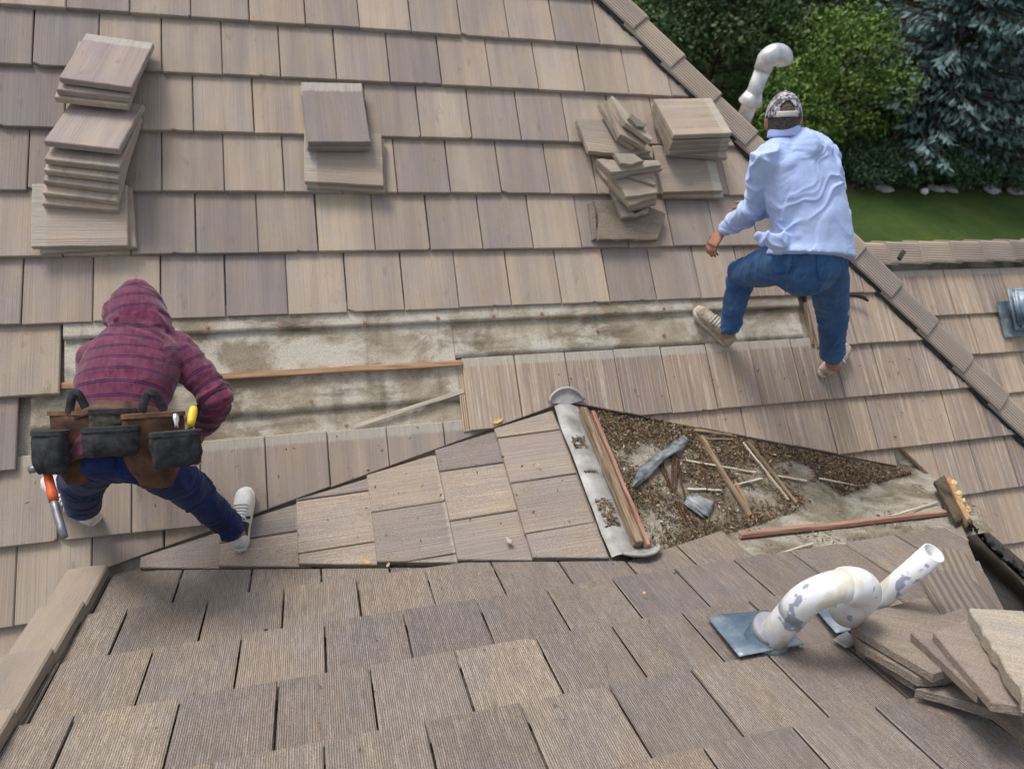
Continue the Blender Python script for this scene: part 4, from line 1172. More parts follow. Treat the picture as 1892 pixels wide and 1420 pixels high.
def spruce(name, base, H, RB, label, seed, whorls=40, z0=0.10):
    r = random.Random(seed); root = empty(name, base); items = []; b = bmesh.new()
    for wv in range(whorls):
        zf = z0 + (0.985 - z0) * (wv / whorls) ** 0.93
        L0 = RB * (1 - zf) ** 0.85 + 0.12; nb = 9 if zf < 0.8 else 6
        for k in range(nb):
            a = 6.283 * (k + r.random() * .9) / nb + wv; L = L0 * r.uniform(0.72, 1.12)
            d = Vector((math.cos(a), math.sin(a), 0)); s_ = Vector((-d.y, d.x, 0)); P0 = Vector((0, 0, zf * H + r.uniform(-.1, .1)))
            tn0 = r.uniform(0.12, 0.75); pts = []
            m = max(4, int(L / 0.24))
            for i in range(m + 1):
                f = i / m
                P = P0 + d * (L * f) + Vector((0, 0, -0.30 * L * f + 0.26 * L * f * f)); pts.append(P)
                if f < 0.18: continue
                wid = 0.26 * L * (1.15 - f) + 0.10
                for q in range(int(5 + 5 * (1 - f) * min(1, L))):
                    sx = r.uniform(-1, 1); Q = P + s_ * sx * wid + Vector((0, 0, -abs(sx) * wid * 0.35 - r.uniform(0, .10)))
                    ax = (d * r.uniform(.3, 1.) + s_ * sx * 0.9 + Vector((0, 0, -0.35 + r.gauss(0, .25)))).normalized()
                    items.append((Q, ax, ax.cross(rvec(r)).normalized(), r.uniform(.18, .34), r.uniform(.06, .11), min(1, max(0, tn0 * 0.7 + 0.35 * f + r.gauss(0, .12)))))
            me = tube_mesh('x', [pts[0], pts[len(pts) // 2], pts[-1]], [0.03, 0.02, 0.006], 4); b.from_mesh(me); bpy.data.meshes.remove(me)
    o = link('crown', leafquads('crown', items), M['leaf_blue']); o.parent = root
    o = link('trunk', tube_mesh('trunk', [(0, 0, -.1), (0, 0, H * .5), (0, 0, H)], [0.20, 0.12, 0.01], 10), M['bark']); o.parent = root
    o = link('limbs', bm_mesh('limbs', b, True), M['bark']); o.parent = root
    return tag(root, label, 'tree')
def away(P, k):                      # a point farther out on the same bearing over the ground
    d = Vector((P.x - CAM.x, P.y - CAM.y, 0)).normalized(); return Vector((P.x, P.y, GZ)) + d * k
def under(x, y, D):                  # foot of a tree standing D metres off whose crown shows at (x, y)
    d = ray(x, y); q = CAM + d * (D / math.hypot(d.x, d.y)); return Vector((q.x, q.y, GZ))
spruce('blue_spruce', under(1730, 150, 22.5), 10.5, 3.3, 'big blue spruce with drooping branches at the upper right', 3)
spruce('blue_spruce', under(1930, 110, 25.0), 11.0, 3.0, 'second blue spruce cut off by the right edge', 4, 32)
bushy('leafy_tree', under(1530, 190, 20.5), 3.7, 1.75, 1.6, 'leaf_green', 'bright green leafy tree behind the right worker', 'tree', 5, 110, 120, .11)
bushy('leafy_tree', under(1450, 235, 18.5), 2.9, 1.15, 1.1, 'leaf_green', 'smaller bright green tree beside the metal flue', 'tree', 6, 70, 110, .10)
bushy('dark_tree', under(1320, 110, 21.0), 5.0, 2.3, 2.2, 'leaf_dark', 'dark green tree above the hip at the top of the picture', 'tree', 7, 110, 130, .13, None, .05)
bushy('dark_tree', under(1420, 50, 26.0), 6.0, 2.6, 2.4, 'leaf_dark', 'dark tree just left of the grey boulder', 'tree', 8, 110, 130, .15, None, .05)
bushy('dark_tree', under(1610, 70, 27.0), 6.5, 2.6, 2.4, 'leaf_dark', 'dark tree between the boulder and the blue spruce', 'tree', 9, 110, 130, .15, None, .05)
bushy('dark_tree', under(1235, 50, 24.0), 6.5, 2.6, 2.4, 'leaf_dark', 'dark tree farthest left along the hip', 'tree', 10, 100, 130, .15, None, .05)
bushy('dark_tree', under(1510, -20, 34.0), 8.0, 3.6, 3.0, 'leaf_dark', 'dark tree standing behind the boulder', 'tree', 12, 110, 130, .18, None, .05)
bushy('dark_tree', under(1340, -30, 31.0), 7.5, 3.4, 3.0, 'leaf_dark', 'dark tree cut off by the top edge above the flue', 'tree', 13, 100, 130, .18, None, .05)
bushy('dark_tree', under(1700, 0, 32.0), 8.0, 3.4, 3.0, 'leaf_dark', 'dark tree hidden behind the big blue spruce', 'tree', 14, 100, 130, .18, None, .05)
bushy('dark_tree', under(1860, 30, 31.0), 8.0, 3.4, 3.0, 'leaf_dark', 'dark tree behind the spruces at the right edge', 'tree', 11, 110, 130, .18, None, .05)
sl_ = [(1590, 340, 1.0, 1.0, 'low shrub just right of the right worker shoulder'), (1640, 341, .9, .95, 'low grey-green shrub second from the worker along the lawn'), (1700, 340, .95, 1.0, 'low shrub under the left side of the blue spruce'), (1760, 341, .85, 1.0, 'low shrub right below the blue spruce trunk'), (1820, 340, .9, 1.0, 'low shrub under the right side of the blue spruce'), (1885, 335, 1.3, 1.15, 'taller shrub at the right edge above the lawn'), (1575, 312, 1.5, 1.1, 'dark rounded shrub behind the first low shrub'), (1660, 316, 1.3, 1.2, 'dark rounded shrub behind the second low shrub'), (1760, 320, 1.2, 1.2, 'dark rounded shrub hidden under the spruce branches')]
for i, (x, y, h, rx, lab) in enumerate(sl_):
    bushy('low_shrub', away(ground(x, y), 0.3), h, rx, .8, 'leaf_low' if i < 6 else 'leaf_dark', lab, 'shrub', 40 + i, 40, 80, .10, 'shrubs along the lawn', 0.1, .34)
# planting bed and its stone edging
bed = [ground(1560, 352), ground(1620, 352), ground(1700, 350), ground(1800, 352), ground(1950, 356), ground(2100, 330)]
V = [Vector((p.x, p.y, GZ + .004)) for p in bed] + [away(p, 22) + UPZ * .004 for p in bed]
F = [(i, i + 1, len(bed) + i + 1, len(bed) + i) for i in range(len(bed) - 1)]
tag(link('planting_bed', mesh('planting_bed', V, F), M['soil']), kind='structure')
def rock(name, P, sx, sy, sz, label, seed, mat='stone', group=None, cat='rock'):
    b = bmesh.new(); bmesh.ops.create_icosphere(b, subdivisions=3, radius=1)
    for vt in b.verts:
        k = 1 + 0.28 * noise.noise(vt.co * 1.3 + Vector((seed, 0, 0))) + 0.08 * noise.noise(vt.co * 4 + Vector((seed, 3, 0)))
        vt.co = Vector((vt.co.x * sx, vt.co.y * sy, max(vt.co.z, -0.4) * sz)) * k
    o = link(name, bm_mesh(name, b, True), M[mat]); o.location = P
    return tag(o, label, cat, group)
rock('boulder', under(1525, 75, 27.0) + UPZ * 1.4, 1.1, 1.0, 1.7, 'large pale grey boulder half hidden behind the bright green tree', 2)
for i, (x, y, lab) in enumerate(((1632, 352, 'edging stone nearest the worker along the bed'), (1728, 352, 'flat edging stone below the spruce trunk'), (1752, 351, 'edging stone right of the flat one'), (1830, 353, 'pale edging stone near the right edge of the bed'), (1872, 356, 'long pale edging stone at the right end of the bed'))):
    rock('edging_stone', ground(x, y) + UPZ * .05, .26, .20, .07, lab, 20 + i, 'stone', 'stones edging the planting bed')
wm = NT('white_ball'); M['white'] = wm.done((0.78, 0.78, 0.72), 0.5)
rock('white_stone', ground(1704, 358) + UPZ * .07, .10, .10, .10, 'small white ball-like stone at the edge of the lawn', 33, 'white')

# ------------------------------------------------------------------ people
def reach(P, x, y, L, far=True):
    """the point on the line of sight (x, y) that lies L away from joint P"""
    d = ray(x, y).normalized(); o = CAM - P; b_ = o.dot(d); D = b_ * b_ - (o.dot(o) - L * L)
    t_ = -b_ + (math.sqrt(D) if far else -math.sqrt(D)) if D > 0 else -b_
    return CAM + d * t_
def loft(secs, lat, n=22, exp=2.0, round_ends=True):
    """closed body through sections (centre, half width along lat, half depth)"""
    secs = [(Vector(c), a, b_) for c, a, b_ in secs]
    V, F, rings = [], [], []
    def axis(i):
        t_ = secs[min(i + 1, len(secs) - 1)][0] - secs[max(i - 1, 0)][0]; t_.normalize()
        x = Vector(lat) - t_ * Vector(lat).dot(t_); x.normalize(); return t_, x, t_.cross(x)
    def ring(c, x, y, a, b_):
        k0 = len(V)
        for k in range(n):
            g_ = 2 * math.pi * k / n; cg, sg = math.cos(g_), math.sin(g_)
            V.append(c + x * (a * math.copysign(abs(cg) ** (2 / exp), cg)) + y * (b_ * math.copysign(abs(sg) ** (2 / exp), sg)))
        rings.append(k0)
    m = len(secs)
    for i, (c, a, b_) in enumerate(secs):
        t_, x, y = axis(i)
        if i == 0 and round_ends:
            e = min(a, b_) * 0.5; ring(c - t_ * e, x, y, a * .35, b_ * .35); ring(c - t_ * e * .7, x, y, a * .72, b_ * .72)
        ring(c, x, y, a, b_)
        if i == m - 1 and round_ends:
            e = min(a, b_) * 0.5; ring(c + t_ * e * .7, x, y, a * .72, b_ * .72); ring(c + t_ * e, x, y, a * .35, b_ * .35)
    for q in range(len(rings) - 1):
        for k in range(n): F.append((rings[q] + k, rings[q] + (k + 1) % n, rings[q + 1] + (k + 1) % n, rings[q + 1] + k))
    F += [tuple(reversed(range(rings[0], rings[0] + n))), tuple(range(rings[-1], rings[-1] + n))]
    me = mesh('x', V, F)
    b = bmesh.new(); b.from_mesh(me); bmesh.ops.recalc_face_normals(b, faces=b.faces); b.to_mesh(me); b.free()
    return me
def limb(pts, radii, lat=(1, 0.13, 0.2), n=16):
    return loft([(p, r_, r_) if not isinstance(r_, tuple) else (p, r_[0], r_[1]) for p, r_ in zip(pts, radii)], lat, n)
def ball(c, rx, ry=None, rz=None, rot=None):
    b = bmesh.new(); bmesh.ops.create_icosphere(b, subdivisions=3, radius=1)
    for vt in b.verts:
        q = Vector((vt.co.x * rx, vt.co.y * (ry or rx), vt.co.z * (rz or rx)))
        vt.co = Vector(c) + (rot @ q if rot else q)
    return bm_mesh('x', b)
def fuse(name, parts_, voxel=0.008, smooth=4, fac=0.5):
    """weld overlapping closed pieces into one continuous skin"""
    b = bmesh.new()
    for me in parts_: b.from_mesh(me); bpy.data.meshes.remove(me)
    me = bpy.data.meshes.new('tmp'); b.to_mesh(me); b.free()
    o = bpy.data.objects.new('tmp', me); col.objects.link(o)
    md = o.modifiers.new('r', 'REMESH'); md.mode = 'VOXEL'; md.voxel_size = voxel; md.use_smooth_shade = True
    if smooth:
        md = o.modifiers.new('s', 'SMOOTH'); md.factor = fac; md.iterations = smooth
    dg = bpy.context.evaluated_depsgraph_get(); dg.update()
    out = bpy.data.meshes.new_from_object(o.evaluated_get(dg)); out.name = name
    bpy.data.objects.remove(o); bpy.data.meshes.remove(me)
    for p in out.polygons: p.use_smooth = True
    out.materials.clear()
    return out
def bones_param(P, bones):
    best = None
    for k, (a, b_, s0) in enumerate(bones):
        d = b_ - a; L = d.length; f = min(1, max(0, (P - a).dot(d) / (L * L)))
        q = a + d * f; ds = (P - q).length
        if best is None or ds < best[0]: best = (ds, k, s0 + f * L, f, d / L)
    return best
def cloth(me, bones, amp, freq=26, seed=0, joints=(), attr=False, cross=6.0, drag=None):
    """press folds into a garment: creases ring the limbs and bunch up near the given joints; also stores the length along the limb"""
    nv = len(me.vertices); nor = [v_.normal.copy() for v_ in me.vertices]; along = [0.0] * nv
    new = []
    for i, v_ in enumerate(me.vertices):
        P = v_.co.copy(); ds, k, s_, f, d = bones_param(P, bones)
        along[i] = s_
        lx = P - d * P.dot(d)
        warp = 0.6 * noise.noise(P * 9 + Vector((seed, 0, 0)))
        if drag is not None and k < 2: s_f = P.dot((d + drag).normalized())
        else: s_f = s_
        q = Vector((s_f * freq + warp * 2.2, 0, 0)) + lx * cross * (0.55 if drag is not None and k < 2 else 1.0)
        n1 = noise.noise(q + Vector((k * 7.3, seed * 1.7, 0)))
        n2 = noise.noise(P * 16 + Vector((0, seed, 0)))
        n3 = noise.noise(q * 2.1 + Vector((3.1, seed, k * 2.0)))
        fold = (1 - min(1.0, abs(n1) * 2.6)) ** 1.6 * 1.05 - 0.35 + n2 * 0.40 + (0.5 - min(0.5, abs(n3))) * 0.45
        bst = 0.16 if k < 2 and len(bones) == 6 else 0.30
        for J, rad, kk in joints:
            bst += kk * math.exp(-((P - J).length / rad) ** 2)
        new.append(P + nor[i] * (amp * bst * fold))
    for v_, P in zip(me.vertices, new): v_.co = P
    if attr:
        at_ = me.attributes.new('along', 'FLOAT', 'POINT'); at_.data.foreach_set('value', along)
    me.update()
    return me
def finger_hand(W, d, palm, thumb_side, size=1.0, curl=0.5):
    """palm and five separate fingers. W = wrist, d = pointing direction, palm = palm normal, thumb_side = direction of the thumb edge"""
    d = d.normalized(); s_ = (thumb_side - d * thumb_side.dot(d)).normalized(); p = s_.cross(d); p = p if p.dot(palm) > 0 else -p
    out = [loft([(W, .028 * size, .019 * size), (W + d * .03 * size, .034 * size, .017 * size), (W + d * .065 * size, .041 * size, .016 * size), (W + d * .092 * size, .040 * size, .013 * size)], s_, 16)]
    for k, (o_, L, r_) in enumerate(((.031, .072, .0088), (.0105, .082, .0092), (-.0105, .076, .0088), (-.031, .060, .0078))):
        base_ = W + d * .088 * size + s_ * o_ * size; pts = [base_ - d * .012 * size]; a = 0.10 + 0.06 * k; P = base_; sp = s_ * (o_ * 1.4)
        for seg, fl in ((.42, 1.0), (.31, 1.5), (.27, 1.2)):
            a += curl * fl * 0.6
            P = P + (d * math.cos(a) + p * math.sin(a) + sp * 1.2).normalized() * (L * seg * size); pts.append(P)
        out.append(limb(pts, [r_ * size, r_ * size, r_ * .92 * size, r_ * .78 * size], s_, 10))
    b0 = W + d * .028 * size + s_ * .026 * size
    out.append(limb([b0 - s_ * .01, b0 + (s_ * .75 + d * .6 + p * .2) * .036 * size, b0 + (s_ * .9 + d * 1.5 + p * .5) * .040 * size, b0 + (s_ * .85 + d * 2.25 + p * .95) * .040 * size], [.013 * size, .0115 * size, .0098 * size, .0082 * size], d, 10))
    return out
def shrink_patch(name, target, centre, xd, yd, outward, wx, hy, lift, mat, parent, nx=10, ny=10, shape=None, th=0.004):
    """a cloth patch sewn on: a small grid pressed onto the garment below it"""
    bv = BVHTree.FromPolygons([v_.co for v_ in target.vertices], [p.vertices for p in target.polygons])
    V, F, ok = [], [], {}
    for j in range(ny + 1):
        for i in range(nx + 1):
            a, b_ = i / nx - .5, j / ny - .5
            if shape: a, b_ = shape(a, b_)
            P = centre + xd * (a * wx) + yd * (b_ * hy) + outward * 0.15
            h, nn, _, dist = bv.ray_cast(P, -outward, 0.4)
            if h is None: h = centre + xd * (a * wx) + yd * (b_ * hy)
            V.append(h + outward * lift)
    for j in range(ny):
        for i in range(nx): q = j * (nx + 1) + i; F.append((q, q + 1, q + nx + 2, q + nx + 1))
    o = link(name, mesh(name, V, F, True), mat, parent)
    md = o.modifiers.new('solid', 'SOLIDIFY'); md.thickness = th; md.offset = 0
    return o
def shoe(parent, heel, toe_dir, n, L, upper, sole, accent=None, laces=None, name='shoe'):
    d = (toe_dir - n * toe_dir.dot(n)).normalized(); s_ = n.cross(d).normalized()
    up = [(0.0, .030, .060), (.06, .034, .085), (.10, .036, .092), (.14, .037, .080), (.18, .041, .062), (.225, .044, .050), (.26, .038, .042), (.285, .022, .030)]
    k = L / .29; V, F = [], []; m = 18
    for x, wd, h in up:
        for q in range(m):
            g_ = math.pi * q / (m - 1)
            V.append(heel + d * (x * k) + s_ * (wd * k * math.copysign(abs(math.cos(g_)) ** .55, math.cos(g_))) + n * (.022 + (h * k - .0) * math.sin(g_) ** .8))
    for i in range(len(up) - 1):
        for q in range(m - 1): F.append((i * m + q, i * m + q + 1, (i + 1) * m + q + 1, (i + 1) * m + q))
    F += [tuple(range(m)), tuple(reversed(range((len(up) - 1) * m, len(up) * m)))]
    for i in range(len(up) - 1): F.append((i * m, (i + 1) * m, (i + 1) * m + m - 1, i * m + m - 1))
    b = bmesh.new(); me = mesh(name, V, F); b.from_mesh(me); bmesh.ops.recalc_face_normals(b, faces=b.faces); bmesh.ops.subdivide_edges(b, edges=b.edges[:], cuts=1, use_grid_fill=True, smooth=0.6); b.to_mesh(me); b.free()
    for p in me.polygons: p.use_smooth = True
    o = link(name, me, upper); o.parent = parent
    outl = [(-.012, 0), (-.006, .026), (.03, .036), (.10, .036), (.17, .042), (.23, .048), (.27, .042), (.295, .022), (.302, 0), (.295, -.024), (.27, -.041), (.23, -.046), (.17, -.041), (.10, -.035), (.03, -.036), (-.006, -.026)]
    V, F = [], []; m = len(outl)
    for z, gx in ((.0, .97), (.005, 1.0), (.026, 1.0), (.033, .96)):
        for x, y in outl: V.append(heel + d * ((x - .145) * gx + .145) * k + s_ * (y * gx * k) + n * z)
    for r_ in range(3):
        for q in range(m): F.append((r_ * m + q, r_ * m + (q + 1) % m, (r_ + 1) * m + (q + 1) % m, (r_ + 1) * m + q))
    F += [tuple(range(3 * m, 4 * m)), tuple(reversed(range(m)))]
    b = bmesh.new(); me2 = mesh('sole', V, F); b.from_mesh(me2); bmesh.ops.recalc_face_normals(b, faces=b.faces); b.to_mesh(me2); b.free()
    for p in me2.polygons: p.use_smooth = True
    link('sole', me2, sole, o)
    def on(x, g_, lift=.002):
        i = max(j for j in range(len(up)) if up[j][0] <= x + 1e-9); i = min(i, len(up) - 2); f = (x - up[i][0]) / (up[i + 1][0] - up[i][0])
        wd = up[i][1] * (1 - f) + up[i + 1][1] * f + lift; h = up[i][2] * (1 - f) + up[i + 1][2] * f + lift
        return heel + d * (x * k) + s_ * (wd * k * math.copysign(abs(math.cos(g_)) ** .55, math.cos(g_))) + n * (.022 + h * k * math.sin(g_) ** .8)
    if accent:
        for sgn in (0, 1):
            for x0, x1, g0, g1, sk in ((.030, .105, 14, 74, .012), (.128, .144, 12, 66, .030)):
                V, F = [], []; m_ = 5
                for i in range(m_ + 1):
                    for j in range(m_ + 1):
                        g_ = R(g0 + (g1 - g0) * j / m_); gg = math.pi - g_ if sgn else g_
                        V.append(on(x0 + (x1 - x0) * i / m_ - sk * j / m_, gg, .0035))
                for i in range(m_):
                    for j in range(m_): q = i * (m_ + 1) + j; F.append((q, q + 1, q + m_ + 2, q + m_ + 1))
                link('side_panel', mesh('side_panel', V, F, True), accent, o)
    if laces:
        for q in range(5):
            x = .115 + q * .018
            pts = [on(x, R(a), .004) for a in (50, 70, 90, 110, 130)]
            link('lace', tube_mesh('lace', pts, .0032, 6), laces, o)
        for sg in (-1, 1):
            p0 = on(.11, R(90), .006)
            link('lace', tube_mesh('lace', [p0, p0 + s_ * sg * .022 + n * .012, p0 + s_ * sg * .045 - n * .015 - d * .01], .003, 6), laces, o)
    return o

t = NT('skin'); v = t.tc.outputs['Object']; n1 = t.noise(v, 40, 4)
M['skin'] = t.done(t.mix(t.range(n1, .3, .7), (0.30, 0.145, 0.095), (0.40, 0.205, 0.14)), 0.55, n1, 0.2, 0.002)
t = NT('blue_checked_shirt'); v = t.tc.outputs['Object']; n1 = t.noise(v, 5, 4); nf = t.noise(v, 260, 2)
c = t.mix(t.range(n1, .3, .7), (0.34, 0.46, 0.80), (0.41, 0.53, 0.85)); c = t.mix(t.range(nf, .42, .6, 0, .40), c, (0.60, 0.69, 0.90))
M['shirt'] = t.done(c, 0.85, t.math('ADD', nf, t.math('MULTIPLY', t.noise(v, 22, 4), 2.0)), 0.35, 0.004, sheen=0.15)
def denim(name, dark, mid, fade):
    t = NT(name); v = t.tc.outputs['Object']; n1 = t.noise(v, 6, 4, .6); n2 = t.noise(v, 300, 2, .7); n3 = t.noise(t.vmul(v, (30, 30, 8)), 1, 4)
    c = t.mix(t.range(n1, .35, .65), dark, mid); c = t.mix(t.range(n3, .52, .75, 0, .6), c, fade)
    c = t.mix(.5, c, t.mix(1, c, t.ramp(n2, [(.3, .6), (.5, 1.), (.7, 1.5)]), 'MULTIPLY'))
    return t.done(c, 0.9, t.math('ADD', n2, n3), 0.4, 0.003, spec=.15, sheen=.1)
M['jeans_mid'] = denim('worn_blue_denim', (0.026, 0.074, 0.190), (0.048, 0.124, 0.275), (0.120, 0.215, 0.375))
M['jeans_dark'] = denim('dark_blue_denim', (0.006, 0.013, 0.060), (0.010, 0.023, 0.095), (0.024, 0.048, 0.150))
M['thread'] = NT('denim_thread').done((0.20, 0.17, 0.12), 0.8)
t = NT('striped_hoodie'); v = t.tc.outputs['Object']; s_ = t.attr('along')
n1 = t.noise(t.vmul(v, (60, 14, 60)), 1, 4, .7); n2 = t.noise(v, 7, 3)
c = t.mix(t.range(n1, .3, .7), (0.085, 0.018, 0.042), (0.190, 0.050, 0.098)); c = t.mix(t.range(n2, .3, .7, 0, .35), c, (0.10, 0.022, 0.042))
ph = t.math('FRACT', t.math('DIVIDE', s_, 0.058)); dd = t.math('ABSOLUTE', t.math('SUBTRACT', ph, .5))
band = t.math('MULTIPLY', t.range(dd, .104, .112, 1, 0), t.range(dd, .026, .034, 0, 1))
c = t.mix(band, c, (0.020, 0.012, 0.050))
M['hoodie'] = t.done(c, 0.95, t.math('ADD', n1, t.math('MULTIPLY', t.noise(v, 24, 3), 1.5)), 0.3, 0.004, spec=.1, sheen=.25)
t = NT('camouflage_cap'); v = t.tc.outputs['Object']; n1 = t.noise(v, 42, 2, .5, .6); n2 = t.noise(t.vadd(v, (3, 1, 2)), 55, 2, .5, .8)
c = t.ramp(n1, [(.0, (.07, .06, .075)), (.43, (.17, .155, .18)), (.50, (.33, .31, .34)), (.57, (.46, .44, .47))], 'CONSTANT'); c = t.mix(t.range(n2, .56, .57), c, (.11, .095, .115))
M['cap_cloth'] = t.done(c, 0.9, t.noise(v, 300, 2), 0.2, .002)
M['strap'] = NT('cap_strap').done((0.52, 0.48, 0.46), 0.6)
M['hair'] = simple('short_grey_hair', (0.03, 0.024, 0.02), (0.13, 0.11, 0.10), 0.8, 160, 0.8, det=3)
M['shoe_white'] = simple('white_shoe_leather', (0.62, 0.61, 0.58), (0.74, 0.73, 0.71), 0.5, 30, 0.2)
M['shoe_black'] = simple('black_shoe_leather', (0.012, 0.012, 0.014), (0.03, 0.03, 0.032), 0.5, 40, 0.2)
M['shoe_beige'] = simple('beige_shoe_mesh', (0.25, 0.205, 0.145), (0.48, 0.42, 0.32), 0.85, 26, 0.5, det=5)
M['sole_pale'] = simple('worn_pale_sole', (0.42, 0.385, 0.30), (0.62, 0.58, 0.49), 0.8, 30, 0.3)
M['leather'] = simple('brown_leather', (0.035, 0.016, 0.010), (0.125, 0.062, 0.036), 0.6, 14, 0.5, det=6)
M['nylon'] = simple('black_nylon', (0.014, 0.015, 0.017), (0.048, 0.050, 0.054), 0.75, 30, 0.5, det=5)
M['webbing'] = simple('olive_webbing', (0.045, 0.043, 0.034), (0.10, 0.095, 0.075), 0.85, 60, 0.4)
M['orange'] = simple('orange_grip', (0.60, 0.085, 0.030), (0.72, 0.14, 0.05), 0.5, 40, 0.2)
M['yellow'] = simple('yellow_handle', (0.72, 0.50, 0.02), (0.80, 0.60, 0.05), 0.4, 40, 0.1)
M['chrome'] = NT('chrome').done((0.62, 0.64, 0.66), 0.25, metal=1.0)
M['pewter'] = simple('grey_steel', (0.16, 0.17, 0.19), (0.26, 0.27, 0.29), 0.45, 30, 0.2, metal=0.6)

def tidy(me, origin):
    me.transform(Matrix.Translation(-origin)); return me
def head_parts(C, up, back, right, skull=1.0):
    """skull, jaw, nose, ears; C = centre of the head"""
    rot = Matrix((right, back, up)).transposed()
    k = skull
    P = [ball(C, .076 * k, .094 * k, .112 * k, rot), ball(C - back * .030 - up * .058, .060 * k, .062 * k, .062 * k, rot), ball(C - back * .045 - up * .095, .034, .032, .024, rot)]
    P.append(ball(C - back * .098 - up * .022, .014, .020, .026, rot)); P.append(ball(C - back * .092 - up * .062, .026, .012, .008, rot)); P.append(ball(C - back * .092 - up * .076, .024, .012, .008, rot))
    for sg in (-1, 1):
        P.append(ball(C + right * sg * .078 * k + back * .008 - up * .020, .010, .020, .032, rot)); P.append(ball(C + right * sg * .082 * k + back * .016 - up * .010, .008, .012, .022, rot)); P.append(ball(C + right * sg * .030 - back * .086 + up * .002, .013, .008, .010, rot))
    return P
def eyes(C, up, back, right, parent):
    for sg in (-1, 1):
        o = link('eye', ball(C + right * sg * .030 - back * .089 - up * .002, .0115), M['sole_pale'], parent)

# --- right worker: blue shirt, jeans, cap, bent forward with one knee up
A3 = FA.N
hR, hL = at(1527, 490, .50), at(1455, 482, .50)
heelR = onplane(1514, 692, FA.p(0, 0, .0), A3); toeR = onplane(1556, 646, FA.p(0, 0, .0), A3) - heelR
heelL = onplane(1345, 636, FA.p(0, 0, -.01), A3); toeL = onplane(1294, 588, FA.p(0, 0, -.03), A3) - heelL
aR = heelR + toeR.normalized() * .055 + A3 * .075; aL = heelL + toeL.normalized() * .055 + A3 * .075
kL = reach(hL, 1370, 507, .43); kR = reach(hR, 1541, 575, .43); kR = kR.lerp((hR + aR) / 2, 0.35)
pel = (hR + hL) / 2
nk = at(1452, 250, .84); sL = at(1412, 294, .76); sR = at(1522, 290, .80)
eL = reach(sL, 1398, 383, .29); wL = reach(eL, 1340, 422, .25, True)
if (eL - wL).length > .3: wL = eL + (wL - eL).normalized() * .27
eR = at(1490, 392, .98); wR = at(1402, 388, .94)
hC = at(1447, 219, .90); hback = Vector((-.42, -.80, .36)).normalized(); hup = Vector((-.10, .36, .93)); hup = (hup - hback * hup.dot(hback)).normalized(); hright = hback.cross(hup).normalized() * -1
hright = hup.cross(hback) * -1
LAT = (sR - sL).normalized()
hand = finger_hand(wL + (wL - eL).normalized() * .02, (at(1318, 452, wL.y - .03) - wL), Vector((.6, .2, -.4)), Vector((.2, .9, .2)), 1.05, 0.55)
hand2 = finger_hand(wR, Vector((-.75, .35, -.35)), Vector((0, .3, -1)), Vector((.1, .6, .8)), 1.0, 0.5)
spine = [pel, pel.lerp(nk, .3), pel.lerp(nk, .7), nk]
body = fuse('person', head_parts(hC, hup, hback, hright) + hand + hand2 + [
    loft([(pel, .14, .10), (pel.lerp(nk, .35), .13, .09), (pel.lerp(nk, .7), .12, .07), (pel.lerp(nk, .88), .09, .05), (nk, .055, .055), (hC - hup * .02 + hback * .01, .055, .06)], LAT),
    limb([hR, kR, aR], [.085, .055, .042]), limb([hL, kL, aL], [.085, .055, .042]), limb([aR, aR + toeR.normalized() * .12 - A3 * .03], [.036, .028]), limb([aL, aL + toeL.normalized() * .12 - A3 * .03], [.036, .028]),
    limb([pel.lerp(nk, .82), sL, eL, wL + (wL - eL).normalized() * .03], [.045, .048, .038, .025]), limb([pel.lerp(nk, .82), sR, eR, wR], [.045, .048, .038, .026])], 0.0055, 2)
O1 = Vector((pel.x, pel.y, 0.5))
person1 = link('person', tidy(body, O1), M['skin']); person1.location = O1
tag(person1, 'worker in a pale blue shirt, jeans and backward camouflage cap bending over the roof', 'person')
eyes(hC - O1, hup, hback, hright, person1)
s_c = [(at(1451, 250, .85), .078, .070), (at(1458, 268, .83), .135, .100), (at(1470, 290, .79), .195, .125), (at(1481, 340, .71), .205, .150), (at(1497, 400, .60), .195, .150), (at(1499, 448, .53), .212, .168), (at(1497, 474, .485), .228, .176)]
shirt = fuse('shirt', [loft(s_c, LAT, 28, 2.3, False), limb([sL, sL.lerp(sR, .5) + Vector((0, -.02, .05)), sR], [.076, .10, .074]), limb([s_c[1][0].lerp(sL, .35), sL, sL.lerp(eL, .5), eL, eL.lerp(wL, .55), wL], [.075, .078, .068, .062, .050, .040]), limb([s_c[1][0].lerp(sR, .35), sR, sR.lerp(eR, .5), eR, eR.lerp(wR, .6), wR + (eR - wR).normalized() * .03], [.075, .074, .070, .062, .050, .042]),
    loft([(at(1452, 448, .47), .055, .030), (at(1428, 446, .50), .045, .022), (at(1408, 439, .54), .034, .014), (at(1396, 434, .56), .022, .010)], (0, 0, 1), 14)], .0068, 6)
bonesS = [(s_c[5][0], s_c[2][0], 0.0), (s_c[2][0], s_c[0][0], .45), (sL, eL, 1.0), (eL, wL, 1.3), (sR, eR, 2.0), (eR, wR, 2.3)]
cloth(shirt, bonesS, .0150, 14, 2, [(eL, .13, 1.3), (sL, .12, .8), (at(1440, 430, .45), .16, 1.1), (eL.lerp(wL, .6), .10, 1.0), (s_c[4][0] + LAT * .1, .16, .30), (sR, .14, .8), (at(1540, 340, .6), .12, .5)], cross=7, drag=LAT * -0.85)
shirt_w = shirt.copy()
o_sh = link('shirt', tidy(shirt, O1), M['shirt'], person1)
